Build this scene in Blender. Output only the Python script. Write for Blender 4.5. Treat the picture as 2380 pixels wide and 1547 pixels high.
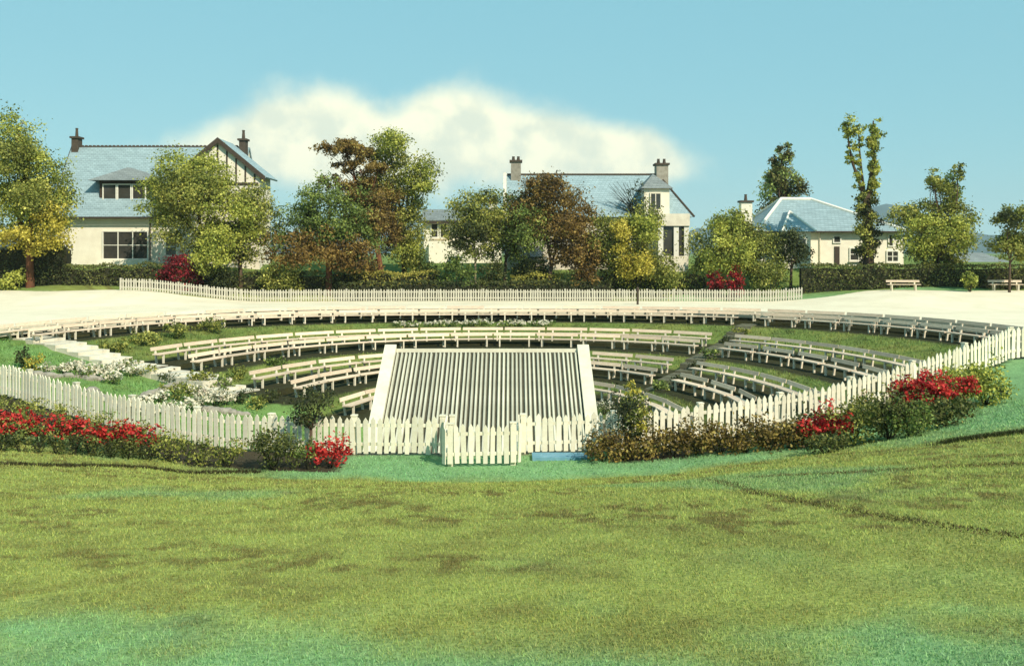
import bpy, math, random
import numpy as np
from mathutils import Vector, Matrix
random.seed(7)
rng = np.random.default_rng(7)
S = bpy.context.scene
for o in list(bpy.data.objects): bpy.data.objects.remove(o)
COL = S.collection
R = math.radians

# ------------------------------------------------------------------ camera, sky, sun, exposure
cam_d = bpy.data.cameras.new('camera'); cam = bpy.data.objects.new('camera', cam_d); COL.objects.link(cam)
cam.location = (0, 0, 0); cam.rotation_euler = (R(90), 0, 0)
cam_d.sensor_width = 36.0; cam_d.lens = 36.0 * 1000 / 1024; cam_d.shift_y = -80.5 / 1024
cam_d.clip_start = 0.1; cam_d.clip_end = 20000
S.camera = cam
S.render.resolution_x = 1024; S.render.resolution_y = 665
S.view_settings.view_transform = 'Standard'; S.view_settings.look = 'None'
S.view_settings.exposure = 0.45; S.view_settings.gamma = 1
S.view_settings.use_curve_mapping = False

SUN_AZ = R(144); SUN_EL = R(41)          # azimuth clockwise from +Y
sd = Vector((math.sin(SUN_AZ) * math.cos(SUN_EL), math.cos(SUN_AZ) * math.cos(SUN_EL), math.sin(SUN_EL)))
sun_d = bpy.data.lights.new('sun', 'SUN'); sun_d.energy = 4.2; sun_d.angle = R(0.5); sun_d.color = (1.0, 0.905, 0.735)
sun = bpy.data.objects.new('sun', sun_d); COL.objects.link(sun)
sun.rotation_euler = (-sd).to_track_quat('-Z', 'Y').to_euler(); sun.location = (40, -30, 60)

world = bpy.data.worlds.new('World'); S.world = world; world.use_nodes = True
wn = world.node_tree.nodes; wl = world.node_tree.links
for n in list(wn): wn.remove(n)
def N(tree, t, **kw):
    n = tree.nodes.new(t)
    for k, v in kw.items(): setattr(n, k, v)
    return n
def mth(tree, op, a, b=None, c=None, clamp=False):
    n = tree.nodes.new('ShaderNodeMath'); n.operation = op; n.use_clamp = clamp
    for i, x in enumerate((a, b, c)):
        if x is None: continue
        if isinstance(x, (int, float)): n.inputs[i].default_value = x
        else: tree.links.new(x, n.inputs[i])
    return n.outputs[0]
def build_world():
    T = world.node_tree
    out = N(T, 'ShaderNodeOutputWorld'); bg = N(T, 'ShaderNodeBackground'); bg.inputs['Strength'].default_value = 0.11
    sky = N(T, 'ShaderNodeTexSky', sky_type='NISHITA', sun_disc=False, sun_elevation=SUN_EL, sun_rotation=SUN_AZ)
    sky.air_density = 1.0; sky.dust_density = 0.0; sky.ozone_density = 1.2
    tint = N(T, 'ShaderNodeMix', data_type='RGBA', blend_type='MULTIPLY'); tint.inputs[0].default_value = 1
    T.links.new(sky.outputs[0], tint.inputs[6]); tint.inputs[7].default_value = (1.25, 1.22, 0.90, 1)
    evn = N(T, 'ShaderNodeMix', data_type='RGBA'); evn.inputs[0].default_value = .84; T.links.new(tint.outputs[2], evn.inputs[6]); evn.inputs[7].default_value = (1.62, 3.95, 4.75, 1)
    tc = N(T, 'ShaderNodeTexCoord'); sep = N(T, 'ShaderNodeSeparateXYZ'); T.links.new(tc.outputs['Generated'], sep.inputs[0])
    x, y, z = sep.outputs
    az = mth(T, 'ARCTAN2', x, y)
    hyp = mth(T, 'SQRT', mth(T, 'ADD', mth(T, 'MULTIPLY', x, x), mth(T, 'MULTIPLY', y, y)))
    el = mth(T, 'ARCTAN2', z, hyp)
    nz = N(T, 'ShaderNodeTexNoise'); nz.inputs['Scale'].default_value = 14; nz.inputs['Detail'].default_value = 7; nz.inputs['Roughness'].default_value = 0.55
    T.links.new(tc.outputs['Generated'], nz.inputs['Vector'])
    nf = mth(T, 'SUBTRACT', nz.outputs[0], 0.5)
    total = None
    # heaps of one cloud bank: azimuth, elevation, half width, half height, weight
    heaps = [(-0.34, 0.082, 0.08, 0.022, .34), (-0.28, 0.100, 0.07, 0.028, .44), (-0.22, 0.115, 0.06, 0.034, .50), (-0.17, 0.133, 0.045, 0.036, .60), (-0.18, 0.095, 0.11, 0.034, .40), (-0.065, 0.132, 0.052, 0.038, .95), (-0.10, 0.10, 0.07, 0.03, .42),
             (-0.005, 0.112, 0.036, 0.026, .50), (0.045, 0.114, 0.042, 0.028, .75), (0.085, 0.098, 0.035, 0.024, .40), (0.13, 0.102, 0.036, 0.030, .75), (0.165, 0.085, 0.03, 0.02, .35), (0.06, 0.085, 0.07, 0.022, .28), (0.115, 0.07, 0.03, 0.02, .35), (-0.12, 0.065, 0.20, 0.03, .22), (0.02, 0.07, 0.14, 0.025, .16)]
    r2 = random.Random(3)
    a = 0.95
    while a < 2 * math.pi - 0.95:       # the same kind of bank goes on round the horizon
        heaps.append((a if a < math.pi else a - 2 * math.pi, r2.uniform(.08, .15), r2.uniform(.08, .14), r2.uniform(.03, .06), r2.uniform(.7, 1)))
        a += r2.uniform(.22, .7)
    for (ha, he, wa, we, wt) in heaps:
        da = mth(T, 'MULTIPLY', mth(T, 'SUBTRACT', az, ha), 1 / wa)
        de = mth(T, 'MULTIPLY', mth(T, 'SUBTRACT', el, he), 1 / we)
        d2 = mth(T, 'ADD', mth(T, 'MULTIPLY', da, da), mth(T, 'MULTIPLY', de, de))
        g = mth(T, 'MULTIPLY', mth(T, 'POWER', 2.718, mth(T, 'MULTIPLY', d2, -0.9)), wt)
        total = g if total is None else mth(T, 'ADD', total, g)
    dens = mth(T, 'ADD', total, mth(T, 'MULTIPLY', nf, .95))
    mr = N(T, 'ShaderNodeMapRange', interpolation_type='SMOOTHSTEP'); T.links.new(dens, mr.inputs[0])
    mr.inputs[1].default_value = 0.17; mr.inputs[2].default_value = .80; mr.inputs[3].default_value = 0; mr.inputs[4].default_value = 0.93
    mx = N(T, 'ShaderNodeMix', data_type='RGBA'); T.links.new(mr.outputs[0], mx.inputs[0]); T.links.new(evn.outputs[2], mx.inputs[6])
    n2 = N(T, 'ShaderNodeTexNoise'); n2.inputs['Scale'].default_value = 26; n2.inputs['Detail'].default_value = 6; T.links.new(tc.outputs['Generated'], n2.inputs['Vector'])
    m2 = N(T, 'ShaderNodeMapRange', interpolation_type='SMOOTHSTEP'); T.links.new(n2.outputs[0], m2.inputs[0]); m2.inputs[1].default_value = .35; m2.inputs[2].default_value = .62
    cc = N(T, 'ShaderNodeMix', data_type='RGBA'); T.links.new(m2.outputs[0], cc.inputs[0]); cc.inputs[6].default_value = (5.9, 6.3, 5.0, 1); cc.inputs[7].default_value = (8.0, 7.8, 5.7, 1)
    T.links.new(cc.outputs[2], mx.inputs[7])
    T.links.new(mx.outputs[2], bg.inputs[0]); T.links.new(bg.outputs[0], out.inputs[0])
build_world()

# ------------------------------------------------------------------ helpers
K = 1024 / 2380.0                     # survey sheet units -> image pixels
def ray(du, dv): return (du * K - 512) / 1000.0, (252 - dv * K) / 1000.0
def at(du, dv, D):
    a, b = ray(du, dv); return Vector((a * D, D, b * D))
def px(D): return K * D / 1000.0      # metres per survey unit at distance D

def smooth(a, b, x):
    t = np.clip((np.asarray(x, float) - a) / (b - a), 0, 1); return t * t * (3 - 2 * t)
_tab = np.random.default_rng(11).random((256, 256))
def vnoise(x, y):
    x = np.asarray(x, float); y = np.asarray(y, float)
    xi = np.floor(x).astype(int); yi = np.floor(y).astype(int); fx = x - xi; fy = y - yi
    fx = fx * fx * (3 - 2 * fx); fy = fy * fy * (3 - 2 * fy)
    g = lambda i, j: _tab[i & 255, j & 255]
    return (g(xi, yi) * (1 - fx) + g(xi + 1, yi) * fx) * (1 - fy) + (g(xi, yi + 1) * (1 - fx) + g(xi + 1, yi + 1) * fx) * fy
def fbm(x, y, o=4):
    s = 0; a = .5
    for i in range(o): s = s + a * vnoise(np.asarray(x) * 2 ** i + 17 * i, np.asarray(y) * 2 ** i + 9 * i); a *= .5
    return s / (1 - .5 ** o)

# terrain ----------------------------------------------------------
CX, CY = 0.0, 32.4
X0, YC = -.4, 36.0                    # the bowl is a horseshoe: rounded far end, straight legs
PR = [0, 4.6, 5.4, 7.3, 8.1, 10.1, 10.15, 12.1, 13.4, 15.4, 15.45, 17.4, 21.3, 22.6, 22.65, 24.0, 24.05]
PZ = [-7.1, -7.1, -6.55, -6.55, -6.0, -6.0, -5.75, -5.75, -5.2, -5.2, -5.0, -5.0, -4.2, -4.2, -4.05, -4.05, -3.6]
def apex(h): return np.interp(h, [0, 4, 6.6, 9.0, 11.2, 14.3, 16.5, 22.05, 24.3, 5000], [40.5, 44.5, 47.3, 49.9, 51.6, 55.3, 56.8, 60.9, 62.4, 5038])
def pexp(h): return np.interp(h, [0, 10, 15.5, 24, 60, 120], [2, 2, 2.3, 2.8, 2.8, 2.0])
def _hgrid():
    gx = np.arange(-64, 64.01, .2); gy = np.arange(36, 112, .2); Xg, Yg = np.meshgrid(np.abs(gx - X0), gy - YC, indexing='ij')
    lo = np.maximum(Xg, .01); hi = np.full_like(lo, 150.0)
    for _ in range(34):
        m = (lo + hi) / 2; p = pexp(m); g = (Xg / m) ** p + (Yg / (apex(m) - YC)) ** p
        lo = np.where(g > 1, m, lo); hi = np.where(g > 1, hi, m)
    return gx, gy, (lo + hi) / 2
_GX, _GY, _HG = _hgrid()
def horse(x, y):
    x = np.asarray(x, float); y = np.asarray(y, float)
    fx = np.clip((x + 64) / .2, 0, len(_GX) - 1.001); fy = np.clip((y - 36) / .2, 0, len(_GY) - 1.001)
    i = fx.astype(int); j = fy.astype(int); u = fx - i; v = fy - j
    h = (_HG[i, j] * (1 - u) + _HG[i + 1, j] * u) * (1 - v) + (_HG[i, j + 1] * (1 - u) + _HG[i + 1, j + 1] * u) * v
    h = np.where(y <= 36, np.abs(x - X0), h)
    return np.where((np.abs(x) > 63) | (y > 111), 99.0, h)
def contour(h, n=200, leg=0.0, nleg=0):
    p = float(pexp(h)); ap = float(apex(h)); t = np.linspace(math.pi, 0, n)
    x = X0 + h * np.sign(np.cos(t)) * np.abs(np.cos(t)) ** (2 / p); y = YC + (ap - YC) * np.abs(np.sin(t)) ** (2 / p)
    if nleg:
        l = np.linspace(YC - leg, YC, nleg, endpoint=False); x = np.concatenate([np.full(nleg, X0 - h), x, np.full(nleg, X0 + h)]); y = np.concatenate([l, y, l[::-1]])
    return x, y
GX = [-24, -14, -10.5, -7, -3, 0, 3, 7, 10.5, 14, 18, 30]
GZ = [-3.7, -4.12, -4.53, -4.83, -4.75, -4.69, -4.62, -4.3, -3.73, -3.03, -2.75, -2.6]
def fence_y(x):
    x = np.asarray(x, float)
    y = 23.2 + np.clip(x, -14, 14) ** 2 / 40.0
    y = y + np.where(x > 14, (x - 14) * .22, 0) + np.where(x < -14, (-14 - x) * .6, 0)
    return y
ST0 = np.array([-24.2, 47.9]); ST1 = np.array([-7.6, 39.2]); STV = (ST1 - ST0) / np.linalg.norm(ST1 - ST0); STN = np.array([STV[1], -STV[0]])  # STN: garden side
def ground(x, y):
    x = np.asarray(x, float); y = np.asarray(y, float)
    r = horse(x, y)
    zb = np.interp(r, PR, PZ)
    zg = np.interp(r, [0, 5.4, 23, 24.05], [-7.1, -6.95, -4.1, -3.6])
    side = (x - ST0[0]) * STN[0] + (y - ST0[1]) * STN[1]
    w = smooth(.2, .9, side) * (x < 0) * smooth(21.6, 21.0, r)
    zb = zb * (1 - w) + zg * w
    lift = 0.85 * smooth(18, 28, np.abs(x))
    far = -3.6 + lift * smooth(60, 72, y)
    q = np.where(y > CY, np.hypot(.45 * x, y - CY), .45 * np.abs(x))
    far = far + (-1.0 - far) * smooth(42.3, 50.5, q)
    zb = np.where(r > 24.05, far, zb)
    G = np.interp(x, GX, GZ); yf = fence_y(x)
    zc = -1.62 + .02 * np.clip(x, 0, 40)
    t = np.clip((y - 2) / (yf - 2), 0, 1); p = np.minimum(1, t * 1.14); p = p - .06 * np.sin(p * math.pi) 
    L = zc + (G - zc) * p + (fbm(x / 3.0, y / 3.0, 2) - .5) * .12 * (1 - smooth(20, 23, y)) 
    slope = np.where(np.abs(x) < 14, np.abs(x) / 20.0, .4)
    d = (y - yf) / np.sqrt(1 + slope ** 2)
    inn = np.maximum(zb, L - np.maximum(d - .5, 0) * .72)
    z = np.where(d <= 0, L, inn)
    bd = (np.abs(x + .74) < 3.3) & (y > 24.6) & (y < 32)
    z = np.where(bd, np.minimum(z, -6.85), z)
    return z
def gz(x, y): return float(ground(np.array([x]), np.array([y]))[0])
def hit(du, dv, lo=3.0, hi=140.0):
    a, b = ray(du, dv); D = np.linspace(lo, hi, 9000)
    h = ground(a * D, D) - b * D
    i = np.argmax(h >= 0)
    if h[i] < 0: i = len(D) - 1
    return Vector((a * D[i], D[i], float(ground(a * D[i:i+1], D[i:i+1])[0])))

# mesh building ----------------------------------------------------
class MB:
    def __init__(s): s.v = []; s.f = []
    def quad(s, pts): n = len(s.v); s.v += [tuple(p) for p in pts]; s.f.append(tuple(range(n, n + len(pts)))); return s
    def box(s, x0, x1, y0, y1, z0, z1, M=None):
        p = [Vector(q) for q in ((x0,y0,z0),(x1,y0,z0),(x1,y1,z0),(x0,y1,z0),(x0,y0,z1),(x1,y0,z1),(x1,y1,z1),(x0,y1,z1))]
        if M is not None: p = [M @ q for q in p]
        n = len(s.v); s.v += [tuple(q) for q in p]
        s.f += [tuple(n + i for i in f) for f in ((0,3,2,1),(4,5,6,7),(0,1,5,4),(1,2,6,5),(2,3,7,6),(3,0,4,7))]; return s
    def hull8(s, p):       # 4 bottom + 4 top
        n = len(s.v); s.v += [tuple(q) for q in p]
        s.f += [tuple(n + i for i in f) for f in ((0,3,2,1),(4,5,6,7),(0,1,5,4),(1,2,6,5),(2,3,7,6),(3,0,4,7))]; return s
    def prism(s, poly, y0, y1):      # poly in xz, extruded in y
        n = len(s.v); k = len(poly)
        s.v += [(x, y0, z) for x, z in poly] + [(x, y1, z) for x, z in poly]
        s.f.append(tuple(n + i for i in range(k))); s.f.append(tuple(n + 2 * k - 1 - i for i in range(k)))
        for i in range(k): j = (i + 1) % k; s.f.append((n + i, n + k + i, n + k + j, n + j))
        return s
    def tube(s, pts, rad, n=6, cap=True):
        pts = [Vector(p) for p in pts]; base = len(s.v)
        for i, p in enumerate(pts):
            d = (pts[min(i + 1, len(pts) - 1)] - pts[max(i - 1, 0)]).normalized()
            a = d.orthogonal().normalized(); b = d.cross(a)
            for k in range(n):
                t = 2 * math.pi * k / n; s.v.append(tuple(p + (a * math.cos(t) + b * math.sin(t)) * rad[i]))
        for i in range(len(pts) - 1):
            for k in range(n):
                s.f.append((base + i * n + k, base + i * n + (k + 1) % n, base + (i + 1) * n + (k + 1) % n, base + (i + 1) * n + k))
        if cap: s.f.append(tuple(base + k for k in reversed(range(n)))); s.f.append(tuple(base + (len(pts) - 1) * n + k for k in range(n)))
        return s
    def mesh(s, name, mat, smooth=False):
        m = bpy.data.meshes.new(name); m.from_pydata(s.v, [], s.f); m.materials.append(mat)
        if smooth: m.polygons.foreach_set('use_smooth', [True] * len(m.polygons))
        m.update(); return m
    def build(s, name, mat, parent=None, smooth=False):
        return put(name, s.mesh(name, mat, smooth), parent)
def put(name, mesh, parent=None, loc=None, rz=None):
    o = bpy.data.objects.new(name, mesh); COL.objects.link(o)
    if parent is not None: o.parent = parent
    if loc is not None: o.location = loc
    if rz is not None: o.rotation_euler = (0, 0, rz)
    return o
def tag(o, label=None, cat=None, group=None, kind=None):
    if label: o['label'] = label
    if cat: o['category'] = cat
    if group: o['group'] = group
    if kind: o['kind'] = kind
    return o
def thing(name, label, cat, loc=(0, 0, 0), rz=0, group=None):
    o = bpy.data.objects.new(name, None); COL.objects.link(o); o.location = loc; o.rotation_euler = (0, 0, rz); o.empty_display_size = .2
    return tag(o, label, cat, group)
def fast_mesh(name, V, F, mat, col=None):
    m = bpy.data.meshes.new(name); k = F.shape[1]
    m.vertices.add(len(V)); m.vertices.foreach_set('co', np.ascontiguousarray(V, dtype=np.float32).ravel())
    m.loops.add(F.size); m.loops.foreach_set('vertex_index', np.ascontiguousarray(F, dtype=np.int32).ravel())
    m.polygons.add(len(F)); m.polygons.foreach_set('loop_start', np.arange(0, F.size, k, dtype=np.int32))
    m.polygons.foreach_set('loop_total', np.full(len(F), k, dtype=np.int32))
    m.update(calc_edges=True)
    if col is not None:
        a = m.color_attributes.new('Col', 'FLOAT_COLOR', 'POINT')
        c = np.ones((len(V), 4), np.float32); c[:, :3] = col; a.data.foreach_set('color', c.ravel())
    m.materials.append(mat); return m

# materials --------------------------------------------------------
def mat(name, col, rough=.75, noise=.18, scale=6, bump=.0, rnd=.16, courses=False, col2=None, spec=.3, stretch=(1, 1, 1), bscale=None):
    m = bpy.data.materials.new(name); m.use_nodes = True; T = m.node_tree
    b = T.nodes['Principled BSDF']; b.inputs['Roughness'].default_value = rough; b.inputs['Specular IOR Level'].default_value = spec
    tc = N(T, 'ShaderNodeTexCoord'); mp = N(T, 'ShaderNodeMapping'); mp.inputs['Scale'].default_value = stretch
    T.links.new(tc.outputs['Object'], mp.inputs[0])
    nz = N(T, 'ShaderNodeTexNoise'); nz.inputs['Scale'].default_value = scale; nz.inputs['Detail'].default_value = 6; nz.inputs['Roughness'].default_value = .65
    T.links.new(mp.outputs[0], nz.inputs['Vector'])
    oi = N(T, 'ShaderNodeObjectInfo')
    rp = N(T, 'ShaderNodeMapRange'); T.links.new(nz.outputs[0], rp.inputs[0]); rp.inputs[1].default_value = .3; rp.inputs[2].default_value = .7
    mx = N(T, 'ShaderNodeMix', data_type='RGBA'); T.links.new(rp.outputs[0], mx.inputs[0])
    c2 = col2 or tuple(c * (1 - noise * 2) for c in col)
    mx.inputs[6].default_value = (*col, 1); mx.inputs[7].default_value = (*c2, 1)
    hv = N(T, 'ShaderNodeHueSaturation'); T.links.new(mx.outputs[2], hv.inputs['Color'])
    v = mth(T, 'ADD', mth(T, 'MULTIPLY', oi.outputs['Random'], rnd), 1 - rnd / 2); T.links.new(v, hv.inputs['Value'])
    outc = hv.outputs[0]
    if courses:
        sp = N(T, 'ShaderNodeSeparateXYZ'); T.links.new(tc.outputs['Object'], sp.inputs[0]); cb_ = N(T, 'ShaderNodeCombineXYZ')
        T.links.new(mth(T, 'ADD', sp.outputs[0], mth(T, 'MULTIPLY', sp.outputs[1], .3)), cb_.inputs[0]); T.links.new(sp.outputs[2], cb_.inputs[1])
        br = N(T, 'ShaderNodeTexBrick'); T.links.new(cb_.outputs[0], br.inputs['Vector']); br.inputs['Scale'].default_value = 1; br.inputs['Brick Width'].default_value = .32; br.inputs['Row Height'].default_value = .17
        br.inputs['Mortar Size'].default_value = .02; br.inputs['Color1'].default_value = (1.04, 1.04, 1.04, 1); br.inputs['Color2'].default_value = (.86, .87, .87, 1); br.inputs['Mortar'].default_value = (.68, .68, .68, 1)
        mb = N(T, 'ShaderNodeMix', data_type='RGBA', blend_type='MULTIPLY'); mb.inputs[0].default_value = 1; T.links.new(outc, mb.inputs[6]); T.links.new(br.outputs[0], mb.inputs[7]); outc = mb.outputs[2]
    T.links.new(outc, b.inputs['Base Color'])
    if bump:
        nb = N(T, 'ShaderNodeTexNoise'); nb.inputs['Scale'].default_value = bscale or scale * 5; nb.inputs['Detail'].default_value = 5; T.links.new(mp.outputs[0], nb.inputs['Vector'])
        bp = N(T, 'ShaderNodeBump'); bp.inputs['Strength'].default_value = bump; bp.inputs['Distance'].default_value = .03
        T.links.new(nb.outputs[0], bp.inputs['Height']); T.links.new(bp.outputs[0], b.inputs['Normal'])
    return m
def leaf_mat():
    m = bpy.data.materials.new('leaf'); m.use_nodes = True; T = m.node_tree
    b = T.nodes['Principled BSDF']; b.inputs['Roughness'].default_value = .6; b.inputs['Specular IOR Level'].default_value = .25
    a = N(T, 'ShaderNodeAttribute', attribute_name='Col'); T.links.new(a.outputs['Color'], b.inputs['Base Color'])
    tr = N(T, 'ShaderNodeBsdfTranslucent'); T.links.new(a.outputs['Color'], tr.inputs[0])
    ms = N(T, 'ShaderNodeMixShader'); ms.inputs[0].default_value = .25
    T.links.new(b.outputs[0], ms.inputs[1]); T.links.new(tr.outputs[0], ms.inputs[2]); T.links.new(ms.outputs[0], T.nodes['Material Output'].inputs[0])
    return m
def ground_mat():
    m = bpy.data.materials.new('turf'); m.use_nodes = True; T = m.node_tree
    b = T.nodes['Principled BSDF']; b.inputs['Roughness'].default_value = .95; b.inputs['Specular IOR Level'].default_value = .1
    a = N(T, 'ShaderNodeAttribute', attribute_name='Col'); ge = N(T, 'ShaderNodeNewGeometry')
    n1 = N(T, 'ShaderNodeTexNoise'); n1.inputs['Scale'].default_value = 1.6; n1.inputs['Detail'].default_value = 8; n1.inputs['Roughness'].default_value = .7; T.links.new(ge.outputs['Position'], n1.inputs['Vector'])
    n2 = N(T, 'ShaderNodeTexNoise'); n2.inputs['Scale'].default_value = 22; n2.inputs['Detail'].default_value = 4; T.links.new(ge.outputs['Position'], n2.inputs['Vector'])
    s = mth(T, 'ADD', mth(T, 'MULTIPLY', n1.outputs[0], .9), mth(T, 'MULTIPLY', n2.outputs[0], .9))
    mr = N(T, 'ShaderNodeMapRange'); T.links.new(s, mr.inputs[0]); mr.inputs[1].default_value = .6; mr.inputs[2].default_value = 1.2; mr.inputs[3].default_value = .5; mr.inputs[4].default_value = 1.25
    mx = N(T, 'ShaderNodeMix', data_type='RGBA', blend_type='MULTIPLY'); mx.inputs[0].default_value = 1
    T.links.new(a.outputs['Color'], mx.inputs[6]); T.links.new(mr.outputs[0], mx.inputs[7]); T.links.new(mx.outputs[2], b.inputs['Base Color'])
    bp = N(T, 'ShaderNodeBump'); bp.inputs['Strength'].default_value = .5; bp.inputs['Distance'].default_value = .05
    T.links.new(n2.outputs[0], bp.inputs['Height']); T.links.new(bp.outputs[0], b.inputs['Normal'])
    return m
M = dict(
    leaf=leaf_mat(), turf=ground_mat(),
    paint=mat('cream_paint', (.80, .76, .60), .6, rnd=.30, col2=(.68, .62, .46), scale=5, bump=.15),
    weathered=mat('weathered_paint', (.58, .55, .45), .8, col2=(.40, .37, .29), scale=5),
    bench=mat('bench_paint', (.74, .60, .45), .6, rnd=.35, col2=(.60, .46, .33), scale=4, stretch=(1, 4, 4)),
    benchleg=mat('bench_leg_paint', (.78, .72, .56), .6, col2=(.62, .52, .38), scale=5),
    gravel=mat('pale_gravel', (.80, .73, .55), .9, col2=(.67, .59, .43), scale=.45, bump=.3, bscale=25),
    concrete=mat('pale_concrete', (.76, .72, .56), .85, col2=(.60, .55, .42), scale=2.5, bump=.25),
    step=mat('whitewashed_step', (.72, .67, .54), .85, rnd=.3, col2=(.48, .43, .33), scale=3, bump=.25),
    felt=mat('dark_roof_sheet', (.075, .07, .045), .9, col2=(.04, .038, .025), scale=4, bump=.2),
    rib=mat('pale_roof_rib', (.62, .60, .47), .8, rnd=.35, col2=(.43, .42, .32), scale=1.6, bump=.2, stretch=(3, .7, .7)),
    harl=mat('cream_harling', (.86, .80, .65), .9, col2=(.74, .67, .53), scale=1.2, bump=.3, bscale=20),
    stone=mat('pale_stone', (.76, .70, .56), .9, col2=(.58, .52, .41), scale=1.8, bump=.3),
    slate=mat('blue_slate', (.32, .43, .46), .8, courses=True, col2=(.23, .31, .33), scale=1.6, bump=.2, stretch=(.6, 2.5, 2.5), spec=.4),
    greyslate=mat('grey_slate', (.27, .30, .29), .8, courses=True, col2=(.16, .18, .18), scale=1.6, bump=.2, stretch=(.6, 2.5, 2.5)),
    darkwood=mat('dark_timber', (.07, .05, .035), .7, col2=(.04, .03, .02), scale=5),
    darkstone=mat('dark_stone', (.09, .07, .05), .9, col2=(.05, .04, .03), scale=4),  # plain dark stone for chimneys, caps and ridges
    white=mat('white_joinery', (.80, .77, .66), .5, scale=5, noise=.08),
    glass=mat('window_glass', (.035, .035, .03), .12, col2=(.06, .055, .045), scale=1.5, spec=.6),
    clay=mat('clay_pot', (.30, .16, .09), .8, scale=6),
    bark=mat('brown_bark', (.10, .065, .04), .9, col2=(.05, .035, .022), scale=5, bump=.5, stretch=(1, 1, .3)),
    redbark=mat('reddish_bark', (.19, .075, .035), .9, col2=(.09, .04, .02), scale=5, bump=.5, stretch=(1, 1, .3)),
    palebark=mat('pale_bark', (.30, .26, .17), .9, col2=(.14, .11, .07), scale=5, bump=.4, stretch=(1, 1, .3)),
    twig=mat('twig_and_hedge_core', (.035, .035, .014), .95, scale=3),
    blueslab=mat('blue_painted_slab', (.20, .38, .46), .7, col2=(.09, .25, .34), scale=4),
    rock=mat('rockery_stone', (.36, .33, .27), .9, col2=(.20, .18, .14), scale=3, bump=.4),
    darkrock=mat('mossy_step_stone', (.17, .16, .10), .95, col2=(.08, .08, .05), scale=3, bump=.4),
    metal=mat('grey_rail_metal', (.30, .32, .30), .5, scale=6),
    hill=mat('far_hill', (.055, .10, .10), .95, col2=(.04, .07, .06), scale=.01),
)

# ------------------------------------------------------------------ ground sheet
OLIVE = np.array([.295, .335, .085]); TEAL = np.array([.20, .36, .155]); BROWN = np.array([.15, .125, .038]); BANK = np.array([.15, .205, .05])
FRESH = np.array([.17, .29, .085]); EARTH_SHADE = np.array([.03, .027, .014]); SOIL = np.array([.06, .05, .03]); PIT = np.array([.16, .14, .09])
def lerp(a, b, t): return a + (b - a) * t[..., None]
def ground_col(x, y):
    x = np.asarray(x, float); y = np.asarray(y, float)
    r = horse(x, y); yf = fence_y(x)
    n1 = fbm(x / 1.1, y / 1.1, 4); n2 = fbm(x / .42 + 40, y / .5 + 7, 3); n3 = fbm(x / 4 + 3, y / 4 + 80, 3)
    c = np.broadcast_to(OLIVE, x.shape + (3,)).copy()
    n4 = fbm(x / .16 + 5, y / .22 + 31, 3); n5 = fbm(x / 2.6 + 60, y / 1.6 + 12, 3)
    c = lerp(c, BROWN, np.clip(smooth(.50, .66, n4) * (.25 + .75 * smooth(.42, .60, n5)) * .85 + smooth(.50, .70, n2) * .30 + smooth(.5, .68, n1) * .10, 0, .9) * smooth(3.2, 5.5, y))
    c = lerp(c, TEAL * .9, smooth(.58, .72, n3) * .55)
    t = smooth(6.2, 4.6, y + (n1 - .5) * 2.0 + (n2 - .5) * 1.6 + (n3 - .5) * 1.0) * .95                                   # fresh strip close by
    t = np.maximum(t, smooth(3.2, 2.0, (yf - y) + (n1 - .5) * 1.2) * smooth(-8, -4, x))
    t = np.maximum(t, smooth(8.5, 11.5, x + (y - 18) * .5 + (n1 - .5) * 2) * smooth(14, 17, y) * smooth(32, 30, y) * .95)
    c = lerp(c, TEAL, np.clip(t, 0, 1))
    # bowl
    inside = (y > yf) & (r < 24.05)
    side = (x - ST0[0]) * STN[0] + (y - ST0[1]) * STN[1]
    cb = np.broadcast_to(BANK, x.shape + (3,)).copy()
    cb = lerp(cb, OLIVE * .7, smooth(.4, .65, n1))
    cb = lerp(cb, EARTH_SHADE, smooth(.62, .75, n2) * .5)
    tread_shade = np.zeros_like(x)
    for a, b in ((5.2, 7.5), (8.0, 12.3), (13.3, 17.7), (21.1, 24.05)): tread_shade = np.maximum(tread_shade, ((r > a) & (r < b)) * 1.0)
    cb = lerp(cb, EARTH_SHADE, tread_shade * .92)  # bench shade painted over earth treads and the bank strip behind them
    cb = lerp(cb, PIT, (r < 5.0) * 1.0)
    gard = (side > .3) & (x < 0) & (r > 5.0)
    cg = lerp(np.broadcast_to(FRESH, x.shape + (3,)).copy(), BANK, smooth(.5, .7, n1) * .5)
    cb = np.where(gard[..., None], cg, cb)
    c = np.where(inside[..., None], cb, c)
    # bed in front of the fence
    bed = (y <= yf + .3) & (y > yf - np.where(x > 0, 1.25, 1.9)) & ((x < -3.7) | (x > 2.2)) & (x > -17) & (x < 12)
    c = np.where(bed[..., None], SOIL, c)
    c = np.where(((np.hypot(.45 * x, y - CY) > 42.5))[..., None] & (y > 20)[..., None], np.broadcast_to(BANK * 1.1, x.shape + (3,)), c)
    return c
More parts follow.
